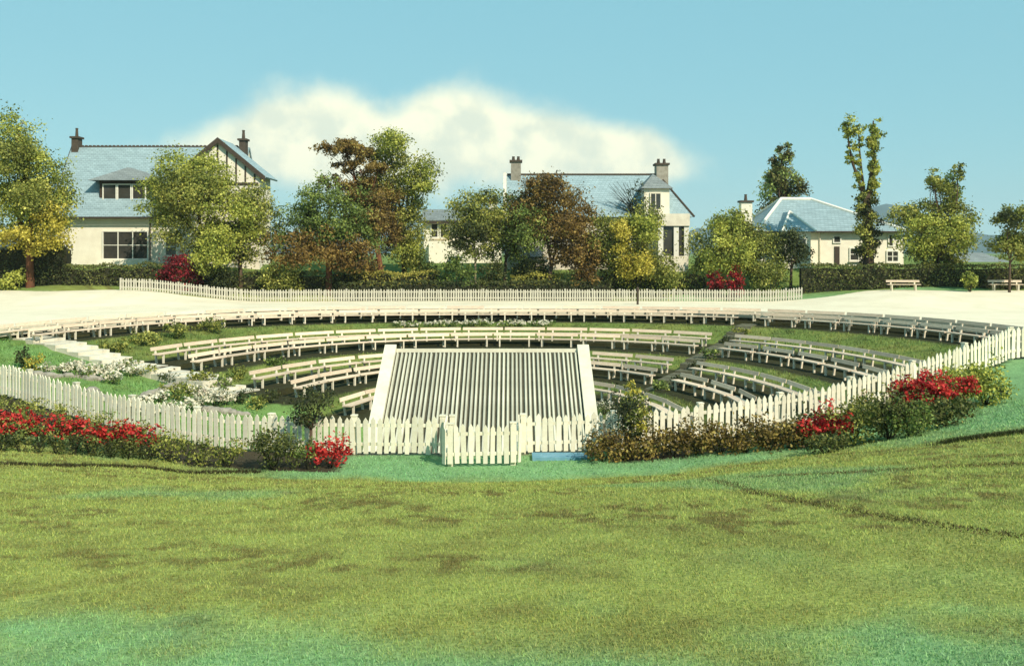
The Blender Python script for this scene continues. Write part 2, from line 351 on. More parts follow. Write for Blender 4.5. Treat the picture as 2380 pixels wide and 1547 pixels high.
def build_ground():   # rings follow the horseshoe so the terrace steps stay crisp
    rings = sorted(set([round(v, 3) for v in [0.0] + list(np.arange(.3, 30, .3)) + PR[1:]] + list(np.geomspace(30, 3400, 46).round(2))))
    rings = [r for r in rings if not any(0 < abs(r - p) < .12 and r not in PR for p in PR)]
    P = []
    for h in rings:
        x, y = contour(h, 260, 14, 44); t = np.linspace(0, math.pi, 182)[1:-1]
        x = np.concatenate([x, X0 + h * np.cos(t)]); y = np.concatenate([y, YC - 14 - (.02 + h * 1.3) * np.sin(t)]); P.append(np.stack([x, y], 1))
    P = np.array(P); nt = P.shape[1]; X = P[..., 0]; Y = P[..., 1]; Z = ground(X, Y); rr = np.hypot(X, Y)
    Z = np.where(rr > 160, Z - 1.5 * smooth(160, 600, rr), Z)
    V = np.stack([X, Y, Z], -1).reshape(-1, 3); V = np.vstack([V, [[X0, YC, -7.1]]])
    i = np.arange(len(rings) - 1)[:, None] * nt; j = np.arange(nt)[None]; j2 = (j + 1) % nt
    F = np.stack([i + j, i + j2, i + nt + j2, i + nt + j], -1).reshape(-1, 4)
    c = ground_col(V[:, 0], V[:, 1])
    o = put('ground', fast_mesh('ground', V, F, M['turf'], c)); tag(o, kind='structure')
    o.data.polygons.foreach_set('use_smooth', [True] * len(o.data.polygons))
    try: o.data.set_sharp_from_angle(angle=R(35))
    except Exception: pass
build_ground()

def build_promenade():
    x, y = contour(24.06, 260, 3, 10); fr = np.linspace(0, 1, 34); n = len(x)
    xq = np.clip(2.3 * (x - X0), -56, 56); qq = 41.4 + smooth(18, 26, np.abs(xq)); yo = CY + np.sqrt(qq ** 2 - (.45 * xq) ** 2)
    k = smooth(33, 46, y); yq = y * (1 - k) + yo * k
    X = x + (xq - x) * fr[:, None]; Y = y + (yq - y) * fr[:, None]; Z = ground(X, Y) + .03
    V = np.stack([X, Y, Z], -1).reshape(-1, 3)
    i = np.arange(len(fr) - 1)[:, None] * n; j = np.arange(n - 1)[None]
    F = np.stack([i + j, i + j + 1, i + n + j + 1, i + n + j], -1).reshape(-1, 4)
    tag(put('promenade', fast_mesh('promenade', V, F, M['gravel'])), kind='structure')
    # kerb round the rim of the bowl
    k = MB(); xa, ya = contour(23.9, 140, 3, 4); xb, yb = contour(24.05, 140, 3, 4)
    for i in range(len(xa) - 1):
        k.hull8([(px_, py_, zz) for zz in (-3.9, -3.5) for (px_, py_) in ((xa[i], ya[i]), (xb[i], yb[i]), (xb[i + 1], yb[i + 1]), (xa[i + 1], ya[i + 1]))])
    tag(k.build('promenade_kerb', M['concrete']), kind='structure')
build_promenade()

def build_hills():
    th = np.radians(np.arange(20, 160.1, .5)); rad = np.linspace(0, 1, 9)
    V = []
    for k, t in enumerate(th):
        deg = math.degrees(t)
        h = 30 + 34 * fbm(np.array([deg / 9.0]), np.array([3.3]), 3)[0] + 80 * math.exp(-((deg - 69.0) / 2.6) ** 2) + 50 * math.exp(-((deg - 75) / 5) ** 2)
        for s in rad:
            D = 2200 + 900 * s
            V.append((D * math.cos(t), D * math.sin(t), -8 + (h + 6 * vnoise(np.array([deg * 2.]), np.array([s * 4]))[0]) * math.sin(math.pi * min(1, .02 + s * .98) * .62)))
    n = len(rad); F = [(k * n + i, (k + 1) * n + i, (k + 1) * n + i + 1, k * n + i + 1) for k in range(len(th) - 1) for i in range(n - 1)]
    m = MB(); m.v = V; m.f = F
    tag(m.build('hills', M['hill'], smooth=True), kind='structure')
build_hills()

# ------------------------------------------------------------------ steps
def stair(name, p0, p1, z0, z1, width, n, mt='step'):
    p0 = np.array(p0); p1 = np.array(p1); L = np.linalg.norm(p1 - p0); d = (p1 - p0) / L; rz = math.atan2(d[1], d[0])
    root = bpy.data.objects.new(name, None); COL.objects.link(root); root.location = (p0[0], p0[1], z0); root.rotation_euler = (0, 0, rz); tag(root, kind='structure')
    run = L / n; rise = (z1 - z0) / n
    m = MB().box(0, run - .004, -width / 2, width / 2, -.55, 0); me = m.mesh('step', M[mt])
    nrm = np.array([-d[1], d[0]]); prev = 99
    for i in range(n):
        c = [p0 + d * (i + f) * run + nrm * w_ for f in (.05, .5, .95) for w_ in (-width * .5, -width * .25, 0, width * .25, width * .5)]; c = np.array(c)
        zt = min(prev - .03, max(z0 + (i + 1) * rise, float(ground(c[:, 0], c[:, 1]).max()) + .06)); prev = zt
        put('step', me, root, (i * run, random.uniform(-.03, .03), zt - z0))
    return root
stair('steps', ST0 + (ST1 - ST0) * .085, ST0 + (ST1 - ST0) * .80, -4.1, -6.1, 1.7, 18)
SR0 = np.array([13.8, 58.0]); SR1 = np.array([6.2, 43.6])
stair('steps', SR0, SR1, -4.15, -6.6, .9, 20, 'darkrock')
# ------------------------------------------------------------------ benches
def bench_meshes():
    L = 2.29; s = MB()
    for y0 in (-.20, -.065, .07): s.box(-L / 2, L / 2, y0, y0 + .12, .40, .45)
    b = MB().hull8([(-L / 2, .25, .575), (L / 2, .25, .575), (L / 2, .28, .575), (-L / 2, .28, .575), (-L / 2, .285, .73), (L / 2, .285, .73), (L / 2, .315, .73), (-L / 2, .315, .73)])
    f = MB().box(-.035, .035, -.19, -.11, -.05, .398)
    rr_ = MB().hull8([(-.045, .16, -.05), (.045, .16, -.05), (.045, .24, -.05), (-.045, .24, -.05), (-.045, .288, .70), (.045, .288, .70), (.045, .345, .70), (-.045, .345, .70)])
    rr_.box(-.04, .04, -.11, .17, .33, .398)
    return s.mesh('seat', M['bench']), b.mesh('backrest', M['bench']), f.mesh('front_leg', M['benchleg']), rr_.mesh('back_leg', M['benchleg'])
BM = bench_meshes()
def bench(loc, rz, label, group):
    t = thing('bench', label, 'bench', loc, rz, group)
    put('seat', BM[0], t); put('backrest', BM[1], t)
    for sx in (-.81, .81):
        put('leg', BM[2], t, (sx, 0, 0)); put('leg', BM[3], t, (sx, 0, 0))
    return t
ROWS = [
    (23.35, -4.05, 'cream slatted bench in the uppermost row, backing onto the wide pale promenade', 'top row'),
    (22.05, -4.2, 'cream slatted bench in the second row down, just below the uppermost row', 'second row'),
    (16.5, -5.0, 'cream bench in the third row, back row of the middle terrace', 'third row'),
    (14.35, -5.2, 'cream bench in the fourth row, front row of the middle terrace', 'fourth row'),
    (11.2, -5.75, 'cream bench in the fifth row, back row of the lower terrace', 'fifth row'),
    (9.05, -6.0, 'cream bench in the sixth row, front row of the lower terrace', 'sixth row'),
    (6.55, -6.55, 'cream bench in the lowest row, beside the bandstand pit', 'lowest row'),
]
srv = (SR1 - SR0) / np.linalg.norm(SR1 - SR0); srn = np.array([srv[1], -srv[0]])
for k, (h, z_, lab, gname) in enumerate(ROWS):
    x, y = contour(h, 1500, 12, 300); P = np.stack([x, y], 1)
    side = (P - ST0) @ STN; along = (P - SR0) @ srv; off = np.abs((P - SR0) @ srn)
    ok = (np.abs(ground(x, y) - z_) < .03) & (y > fence_y(x) + 1.0)
    ok &= ((side < -1.02) | (x > 0)) if k > 1 else ((x > 0) | (y > (42, 45.5)[k]))
    gap = (off < .6) & (along > -1.0) & (along < np.linalg.norm(SR1 - SR0) + .5)
    runs = []; cur = []
    for i in range(len(P)):
        if ok[i] and not gap[i]: cur.append(i)
        elif cur: runs.append(cur); cur = []
    if cur: runs.append(cur)
    for run in runs:
        Q = P[run]; seg = np.concatenate([[0], np.cumsum(np.linalg.norm(np.diff(Q, axis=0), axis=1))]); L = seg[-1]; n = int(L / 2.31)
        if n < 1: continue
        beyond = Q[:, 0].mean() > 9.5 and k > 1
        for i in range(n):
            sm = (i + .5) * L / n; pa = np.array([np.interp(sm - .6, seg, Q[:, 0]), np.interp(sm - .6, seg, Q[:, 1])]); pb = np.array([np.interp(sm + .6, seg, Q[:, 0]), np.interp(sm + .6, seg, Q[:, 1])]); d = pb - pa
            bench(((pa[0] + pb[0]) / 2, (pa[1] + pb[1]) / 2, z_), math.atan2(d[1], d[0]) + random.gauss(0, .012), lab + (', near climbing fence' if beyond else ''), 'benches of the ' + gname + (' beyond the radial steps' if beyond else ''))
# two benches at the back of the promenade, before the clipped hedge
for du, lab in ((2100, 'pale park bench standing alone before the long clipped hedge'), (2338, 'pale park bench beside the slim trunk of the small hedge-side tree')):
    h = at(du, 664, 71.5); x, y = h.x, h.y; bench((x, y, gz(x, y) + .04), -.15, lab, None)

# ------------------------------------------------------------------ bandstand
def bandstand():
    t = thing('bandstand', 'sunken bandstand with pale ribbed sloping roof between whitewashed side walls', 'bandstand', (-.74, 25.25, -7.2), R(0))
    # local: x -3.1..3.1, y 0 (back, towards lawn) .. 4.2 (front), z up from pit floor
    W = 2.66; yb, yt = .0, 4.1; zb, zt = 2.15, 4.27
    sl = (zt - zb) / (yt - yb)
    MB().box(-W - .45, W + .45, .3, 6.2, -.1, .75).build('stage', M['concrete'], t)
    MB().box(-W, W, .35, .6, .75, 2.3).build('back_wall', M['concrete'], t)
    for sx, w in ((-1, .34), (1, .34)):
        x0, x1 = (-W - w, -W) if sx < 0 else (W, W + w)
        p = []
        for (y_, z_) in (((yb - .55), zb - .55 * sl + .16), (yt + .1, zt + .26)): pass
        m = MB(); poly = [(yb - .75, .0), (yt + .1, .0), (yt + .1, zt + .22), (yb - .75, zb - .75 * sl + .2)]
        n = len(m.v); m.v += [(x0, a, b) for a, b in poly] + [(x1, a, b) for a, b in poly]
        m.f += [(0, 1, 2, 3)[::-1], (4, 5, 6, 7), (0, 1, 5, 4), (1, 2, 6, 5), (2, 3, 7, 6), (3, 0, 4, 7)]
        m.build('side_wall', M['concrete'], t)
    m = MB(); m.hull8([(-W + .003, yb - .5, zb - .5 * sl - .1), (W - .003, yb - .5, zb - .5 * sl - .1), (W - .003, yt, zt - .1), (-W + .003, yt, zt - .1),
                       (-W + .003, yb - .5, zb - .5 * sl), (W - .003, yb - .5, zb - .5 * sl), (W - .003, yt, zt), (-W + .003, yt, zt)])
    roof = m.build('roof', M['felt'], t)
    nr = 43; pitch = 2 * W / nr
    r = MB(); w = pitch * .30; hh = .07
    y0, y1 = yb - .46, yt - .12
    z0, z1 = zb - .46 * sl + .004, zt - .12 * sl + .004
    r.hull8([(-w, y0, z0), (w, y0, z0), (w, y1, z1), (-w, y1, z1), (-w * .55, y0, z0 + hh), (w * .55, y0, z0 + hh), (w * .55, y1, z1 + hh), (-w * .55, y1, z1 + hh)])
    me = r.mesh('roof_rib', M['rib'])
    for i in range(nr): put('roof_rib', me, roof, (-W + (i + .5) * pitch + random.gauss(0, .006), 0, random.gauss(0, .004)))
    MB().box(-W + .004, W - .004, yt + .001, yt + .09, zt - .35, zt + .10).build('fascia', M['concrete'], t)
    for x in (-1.8, 0, 1.8): MB().tube([(x, yt - .2, .74), (x, yt - .2, zt - .2)], [.07, .07], 10).build('column', M['paint'], t)
bandstand()

# ------------------------------------------------------------------ picket fences
def picket_mesh(mt='paint'):
    w, d, h = .054, .011, .87
    return MB().prism([(-w, 0), (w, 0), (w, h - .085), (0, h), (-w, h - .085)], -d, d).mesh('picket', M[mt])
PK = picket_mesh()
def curve_pts(fn, a, b, step):
    out = []; x = a; acc = 0; prev = fn(a); out.append(prev); N_ = 4000
    for i in range(1, N_ + 1):
        p = fn(a + (b - a) * i / N_); acc += (p - prev).length; prev = p
        if acc >= step: out.append(p); acc -= step
    return out
def fence(label, pts, post_every=13, flip=1, zoff=.0, group=None, postw=.06, pk=None, mt='paint'):
    c = sum(pts, Vector()) / len(pts)
    root = thing('picket_fence', label, 'fence', (c.x, c.y, gz(c.x, c.y)), 0, group); ro = Vector(root.location)
    dirs = []
    for i, p in enumerate(pts):
        d = (pts[min(i + 1, len(pts) - 1)] - pts[max(i - 1, 0)]); rz = math.atan2(d.y, d.x); dirs.append(Vector((d.x, d.y, 0)).normalized())
        o = put('picket', pk or PK, root, p - ro + Vector((0, 0, .05 + random.gauss(0, .008))), rz)
        o.rotation_euler = (0, random.gauss(0, .024), rz); o.scale = (random.uniform(.85, 1.12), 1, random.uniform(.955, 1.025))
    for zz in (.22, .66):
        m = MB()
        for i in range(len(pts) - 1):
            a, b = pts[i] - ro, pts[i + 1] - ro; q = []
            for dz in (0, .075):
                for (p, n_) in ((a, dirs[i]), (b, dirs[i + 1])):
                    pass
                na = Vector((-dirs[i].y, dirs[i].x, 0)) * flip; nb = Vector((-dirs[i + 1].y, dirs[i + 1].x, 0)) * flip
                q += [a + na * .013 + Vector((0, 0, zz + dz)), b + nb * .013 + Vector((0, 0, zz + dz)), b + nb * .05 + Vector((0, 0, zz + dz)), a + na * .05 + Vector((0, 0, zz + dz))]
            m.hull8(q)
        m.build('rail', M[mt], root)
    pm = MB().box(-postw, postw, -.06, .06, -.2, .90).box(-postw - .012, postw + .012, -.072, .072, .90, .93).mesh('post', M[mt])
    for i in range(0, len(pts), post_every):
        na = Vector((-dirs[i].y, dirs[i].x, 0)) * flip
        put('post', pm, root, pts[i] - ro + na * .115, math.atan2(dirs[i].y, dirs[i].x))
    return root
def fpt(x): y = float(fence_y(x)); return Vector((x, y, gz(x, y - .01)))
GL, GR, GY = -1.5, .16, 22.0
fence('white picket fence behind the long red flower row and round dark shrub', curve_pts(fpt, -19.0, GL - .1, .165))
fence('white picket fence climbing behind the brown hedge and tall leafy flower bed', curve_pts(fpt, GR + .1, 19.0, .165))
def gp(a):      # three sides of the small forecourt
    yl = float(fence_y(GL)); yr = float(fence_y(GR)); l1 = yl - GY; l2 = GR - GL; l3 = yr - GY; s = a * (l1 + l2 + l3)
    if s < l1: x, y = GL, yl - s
    elif s < l1 + l2: x, y = GL + s - l1, GY
    else: x, y = GR, GY + s - l1 - l2
    return Vector((x, y, gz(x, y) + .02))
fence('short white picket enclosure standing forward of the bandstand roof', curve_pts(gp, 0, 1, .155), post_every=9)
def farp(t):
    x = t; y = CY + math.sqrt(41.1 ** 2 - (.45 * x) ** 2); return Vector((x, y, gz(x, y)))
fence('long weathered picket fence along the far side of the promenade below the trees', curve_pts(farp, -28.0, 21.0, .182), post_every=11, pk=picket_mesh('weathered'), mt='weathered')
pp = hit(1482, 708); m = MB().tube([(0, 0, -.2), (0, 0, .9), (0, 0, .95), (0, 0, 1.15), (0, 0, 1.25)], [.08, .07, .11, .09, .03], 8)
tag(put('post', m.mesh('post', M['darkwood']), None, pp), 'lone dark post standing before the far weathered fence', 'post')
# blue slab under the fence
p = hit(1300, 1062); m = MB().box(-.62, .62, -.28, .28, -.25, .07)
tag(put('step_slab', m.mesh('step_slab', M['blueslab']), None, (p.x, p.y - .05, p.z)), 'low pale blue slab at the foot of the white pickets', 'slab')

# ------------------------------------------------------------------ foliage
def pal(*cs): return [(np.array(c[:3]), c[3]) for c in cs]
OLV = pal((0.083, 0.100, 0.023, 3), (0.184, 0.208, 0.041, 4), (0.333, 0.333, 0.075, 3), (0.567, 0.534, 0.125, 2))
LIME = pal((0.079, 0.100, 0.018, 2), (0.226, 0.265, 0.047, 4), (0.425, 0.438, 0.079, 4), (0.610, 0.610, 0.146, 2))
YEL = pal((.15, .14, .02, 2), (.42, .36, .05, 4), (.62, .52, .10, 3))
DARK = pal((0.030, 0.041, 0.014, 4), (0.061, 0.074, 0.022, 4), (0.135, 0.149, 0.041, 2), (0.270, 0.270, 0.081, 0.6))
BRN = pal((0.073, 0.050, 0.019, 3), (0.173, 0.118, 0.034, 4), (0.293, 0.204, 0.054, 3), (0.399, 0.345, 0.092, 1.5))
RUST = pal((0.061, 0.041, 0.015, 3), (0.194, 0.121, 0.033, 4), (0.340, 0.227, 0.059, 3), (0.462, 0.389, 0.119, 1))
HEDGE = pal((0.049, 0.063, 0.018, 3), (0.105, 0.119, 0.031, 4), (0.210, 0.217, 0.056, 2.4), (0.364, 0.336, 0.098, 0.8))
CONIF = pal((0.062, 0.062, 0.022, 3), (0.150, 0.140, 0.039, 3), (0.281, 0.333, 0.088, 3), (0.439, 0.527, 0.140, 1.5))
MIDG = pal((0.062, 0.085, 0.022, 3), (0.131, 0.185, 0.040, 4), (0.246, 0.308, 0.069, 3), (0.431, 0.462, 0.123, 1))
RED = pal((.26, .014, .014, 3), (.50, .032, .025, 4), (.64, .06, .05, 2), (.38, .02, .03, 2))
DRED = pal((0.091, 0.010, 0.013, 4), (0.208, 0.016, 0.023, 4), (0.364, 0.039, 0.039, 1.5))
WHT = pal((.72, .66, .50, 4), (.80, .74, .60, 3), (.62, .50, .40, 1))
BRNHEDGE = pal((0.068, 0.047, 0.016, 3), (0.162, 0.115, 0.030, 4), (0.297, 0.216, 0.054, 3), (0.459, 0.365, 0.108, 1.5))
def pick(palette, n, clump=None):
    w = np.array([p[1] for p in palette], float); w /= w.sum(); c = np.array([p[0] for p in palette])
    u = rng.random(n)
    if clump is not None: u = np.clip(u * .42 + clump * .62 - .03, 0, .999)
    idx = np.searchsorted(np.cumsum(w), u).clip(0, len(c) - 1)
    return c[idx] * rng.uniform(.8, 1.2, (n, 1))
def leaf_quads(C, size, out=None, aspect=.55, flat=.0):
    n = len(C)
    nr = rng.normal(size=(n, 3)); nr /= np.linalg.norm(nr, axis=1, keepdims=True)
    if out is not None: nr = nr + out * .8
    nr[:, 2] += flat; nr /= np.linalg.norm(nr, axis=1, keepdims=True) + 1e-9
    t = np.cross(nr, rng.normal(size=(n, 3))); t /= np.linalg.norm(t, axis=1, keepdims=True) + 1e-9
    b = np.cross(nr, t); s = np.asarray(size)[:, None]
    V = np.stack([C - t * s * .5, C + b * s * aspect * .5 + t * s * .05, C + t * s * .5, C - b * s * aspect * .5 + t * s * .05], 1).reshape(-1, 3)
    F = np.arange(4 * n).reshape(-1, 4)
    return V, F
def crown_points(blobs, per_m2, leaf, clumpiness=1.0):
    """blobs: (centre, (rx,ry,rz)); returns positions, outward vectors, clump value"""
    P, O, Cn = [], [], []
    for c, rad in blobs:
        c = np.array(c); rad = np.array(rad)
        area = 4 * math.pi * (((rad[0]*rad[1])**1.6 + (rad[0]*rad[2])**1.6 + (rad[1]*rad[2])**1.6) / 3) ** (1 / 1.6)
        ncl = int(max(10, area * 1.1 / max(.02, (leaf * 3.2) ** 2) * .55)); nl = int(area * per_m2 / ncl) + 1
        d = rng.normal(size=(ncl, 3)); d /= np.linalg.norm(d, axis=1, keepdims=True)
        kd = rng.normal(size=(9, 3)); kd /= np.linalg.norm(kd, axis=1, keepdims=True)
        f = .86 + .34 * smooth(.45, .95, (d @ kd.T).max(1))
        rr = (rng.uniform(.42, 1.0, ncl) ** .7 * f)[:, None]
        gd = rng.normal(size=(5, 3)); gd /= np.linalg.norm(gd, axis=1, keepdims=True)
        keep = ~(((d @ gd.T).max(1) > .90) & (rng.random(ncl) < .8)); d = d[keep]; rr = rr[keep]; ncl = len(d)
        if ncl == 0: continue
        cc = c + d * rr * rad
        sig = (leaf * 2.1) * rng.uniform(.6, 1.25, ncl) * clumpiness
        sig = np.minimum(sig, .38 * rad.min())
        pts = np.repeat(cc, nl, 0) + rng.normal(size=(ncl * nl, 3)) * np.repeat(sig, nl)[:, None] * np.array([1, 1, .75])
        P.append(pts); O.append(np.repeat(d, nl, 0)); Cn.append(np.repeat(rng.random(ncl), nl))
    return np.vstack(P), np.vstack(O), np.concatenate(Cn)
def foliage(name, root, blobs, palette, leaf, per_m2, clump=1.0, aspect=.6, flat=.3, zmin=None, out=.8):
    P, O, Cn = crown_points(blobs, per_m2, leaf, clump)
    if zmin is not None: k = P[:, 2] > zmin; P, O, Cn = P[k], O[k], Cn[k]
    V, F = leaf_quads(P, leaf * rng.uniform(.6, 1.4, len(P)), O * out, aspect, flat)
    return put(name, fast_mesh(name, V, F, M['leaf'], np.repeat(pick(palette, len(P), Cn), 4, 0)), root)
def limb(m, a, b, r0, r1, n=6, bend=.12, seg=5):
    a = Vector(a); b = Vector(b); L = (b - a).length; off = Vector((random.uniform(-1, 1), random.uniform(-1, 1), random.uniform(-.3, .6))) * L * bend
    pts = []; rad = []
    for i in range(seg + 1):
        t = i / seg; pts.append(a.lerp(b, t) + off * math.sin(math.pi * t) ); rad.append(r0 + (r1 - r0) * t)
    m.tube(pts, rad, n)
def arcD(du, q):
    a = ray(du, 0)[0]; D = np.linspace(40, 110, 3000); return float(D[np.argmin(np.abs(np.hypot(.45 * a * D, D - CY) - q))])
def tree(label, base, blobs, palette, leaf=.185, dens=150, trunk=.18, bark='bark', split=.45, group=None, name='tree', extra=None, clump=1.0, depth=.8, cat='tree', lean=None, aspect=.6):
    """base: (du, dv, D); blobs: (du, dv, rw, rh[, dy]) in survey units"""
    du, dv, D = base
    if 70 < D < 80: D = arcD(du, 43.6 + D - 75)
    s = px(D); p = at(du, dv, D); x, y = p.x, p.y; z = gz(x, y)
    root = thing(name, label, cat, (x, y, z), 0, group)
    B = []
    for b in blobs:
        c = at(b[0], b[1], D + (b[4] if len(b) > 4 else 0)); B.append(((c.x - x, c.y - y, c.z - z), (b[2] * s * 1.08, max(.5, min(b[2], b[3] * 1.1) * s * depth), b[3] * s * 1.05)))
    m = MB(); top = max(b[0][2] for b in B); ctr = sum((Vector(b[0]) for b in B), Vector()) / len(B)
    fork = Vector((ctr.x * .25, ctr.y * .25, max(.6, min(b[0][2] - b[1][2] * .4 for b in B) * .5 + top * .12)))
    m.tube([(0, 0, -.3), (0, 0, .12), (fork.x * .4, fork.y * .4, fork.z * .5), tuple(fork)], [trunk * 1.45, trunk * 1.1, trunk * .92, trunk * .8], 9)
    lm = MB()
    for c, rad in B:
        c = Vector(c); limb(lm, fork, c, trunk * .62, trunk * .18, 6)
        for k in range(5):
            d = Vector(np.random.default_rng(random.randrange(10 ** 6)).normal(size=3)); d.normalize()
            limb(lm, fork.lerp(c, random.uniform(.4, .95)), c + Vector((d.x * rad[0], d.y * rad[1], d.z * rad[2])) * .8, trunk * .24, trunk * .05, 4)
    tr = m.build('trunk', M[bark], root, True); lm.build('limbs', M[bark], tr, True)
    foliage('crown', root, B, palette, leaf, dens, clump, aspect)
    if extra:
        for (bl, pl) in extra:
            BB = []
            for b in bl:
                c = at(b[0], b[1], D + (b[4] if len(b) > 4 else 0)); BB.append(((c.x - x, c.y - y, c.z - z), (b[2] * s, max(.4, min(b[2], b[3] * 1.1) * s * depth), b[3] * s)))
            foliage('crown', root, BB, pl, leaf, dens, clump, aspect)
    return root

# trees beyond the far fence: survey units
tree('tall pale yellow-green tree with a reddish trunk, rising over dark shrubs', (70, 662, 75), [(45, 320, 48, 58), (20, 400, 60, 70), (85, 440, 70, 75), (40, 510, 75, 55), (120, 470, 45, 60)], LIME, trunk=.30, bark='redbark',
     extra=[([(35, 360, 40, 40, -1.5), (75, 455, 40, 35, -2)], OLV), ([(115, 530, 42, 50, -1.6), (50, 560, 55, 30, -1.5)], YEL)])
tree('broad round green tree half hiding the gabled house', (480, 655, 76), [(430, 425, 88, 62), (395, 470, 60, 50), (475, 420, 55, 55)], LIME, trunk=.22, extra=[([(440, 440, 75, 50, -1.4)], OLV), ([(400, 520, 45, 40, -1)], OLV)])
tree('loose spreading green tree before the house gable, lighter leaves low down', (560, 660, 75), [(540, 500, 85, 62), (595, 470, 35, 40), (500, 560, 60, 45), (570, 560, 50, 45)], OLV, trunk=.18, extra=[([(530, 520, 70, 55, -1.3), (490, 590, 45, 35, -1.6)], LIME)])
tree('dark rounded brownish tree on a stout reddish trunk', (765, 668, 75), [(765, 490, 78, 72), (700, 540, 70, 55), (820, 550, 55, 55)], MIDG, trunk=.27, bark='redbark', extra=[([(680, 575, 60, 40, -1.2), (760, 575, 70, 40, -1.4), (830, 590, 40, 32, -1)], RUST)])
tree('tallest layered brown tree with flat tiers of foliage', (888, 655, 77), [(800, 348, 58, 17), (835, 386, 64, 13), (812, 424, 62, 15), (855, 462, 62, 20), (855, 512, 55, 28)], BRN, trunk=.24, bark='redbark', clump=.9, depth=2.6,
     extra=[([(800, 340, 45, 12, -.5)], RUST)])
tree('tall bright leafy tree leaning over the layered brown tree', (940, 660, 79), [(905, 350, 44, 42), (955, 410, 46, 52), (880, 420, 45, 45), (925, 470, 50, 50), (955, 520, 45, 50), (940, 585, 45, 35)], OLV, trunk=.22, extra=[([(905, 335, 34, 26, -1.2), (970, 415, 28, 40, -1.3), (950, 590, 40, 30, -1.2)], LIME), ([(880, 470, 45, 40, -1.5), (900, 540, 40, 35, -1.5)], BRN)])
tree('small slender tree with a pale trunk before the far white house', (1105, 666, 75), [(1100, 490, 42, 45), (1075, 520, 40, 40), (1135, 500, 38, 50), (1105, 560, 45, 32)], OLV, trunk=.10, bark='palebark', extra=[([(1090, 545, 40, 30, -1), (1130, 460, 18, 20)], DARK)])
tree('green tree beside the grey house chimney', (1172, 664, 77), [(1185, 500, 42, 58), (1165, 560, 42, 48), (1210, 560, 35, 48)], MIDG, trunk=.13)
tree('rust brown tree in front of the slate roofed house', (1275, 662, 76), [(1275, 455, 62, 50), (1330, 485, 48, 42), (1240, 500, 50, 50), (1300, 540, 70, 52), (1350, 590, 50, 50)], BRN, trunk=.17, extra=[([(1265, 430, 45, 28, -1.2), (1335, 520, 40, 30, -1.4), (1360, 600, 35, 40, -1.3)], RUST), ([(1230, 530, 40, 50, -1)], MIDG)])
tree('yellow-green bushy tree beside the tall bay window', (1455, 662, 75.5), [(1450, 545, 62, 55), (1500, 515, 32, 42), (1415, 580, 45, 50), (1475, 610, 62, 45)], OLV, trunk=.14, extra=[([(1440, 550, 25, 40, -1.6), (1480, 610, 40, 30, -1.6)], YEL), ([(1500, 530, 30, 40, -1.4)], LIME)])
tree('broad pale green bushy tree behind the small red shrubs', (1715, 662, 76), [(1710, 560, 80, 55), (1660, 585, 55, 48), (1770, 590, 55, 50), (1700, 510, 40, 30)], OLV, trunk=.15, extra=[([(1700, 590, 70, 40, -1.6), (1690, 530, 35, 30, -1)], LIME)])
tree('small dark round tree against the bungalow wall', (1838, 655, 76), [(1836, 580, 38, 38), (1850, 560, 28, 22)], DARK, trunk=.12)
tree('pointed conifer rising behind the bungalow roof', (1823, 600, 100), [(1823, 352, 14, 22), (1822, 385, 24, 26), (1822, 418, 32, 28), (1822, 452, 40, 28), (1822, 505, 44, 40)], CONIF, trunk=.22, name='conifer_tree', leaf=.26)
tree('broad tree with two leaf spires growing beside the bungalow', (2180, 655, 76), [(2168, 410, 16, 28), (2175, 455, 32, 30), (2225, 405, 10, 26), (2165, 510, 80, 34), (2120, 500, 38, 22), (2225, 505, 36, 28), (2150, 560, 55, 38), (2205, 560, 50, 42), (2180, 600, 55, 25)], OLV, trunk=.2,
     extra=[([(2205, 440, 22, 40, .8)], MIDG), ([(2150, 545, 45, 40, -1.3), (2210, 545, 36, 40, -1.2)], LIME)])
tree('small leaning tree on a slim dark trunk at the hedge end', (2346, 660, 72), [(2345, 500, 52, 22), (2360, 540, 35, 32), (2330, 572, 42, 22), (2372, 575, 30, 25)], OLV, trunk=.09, extra=[([(2350, 510, 40, 18, -.8)], DARK)])

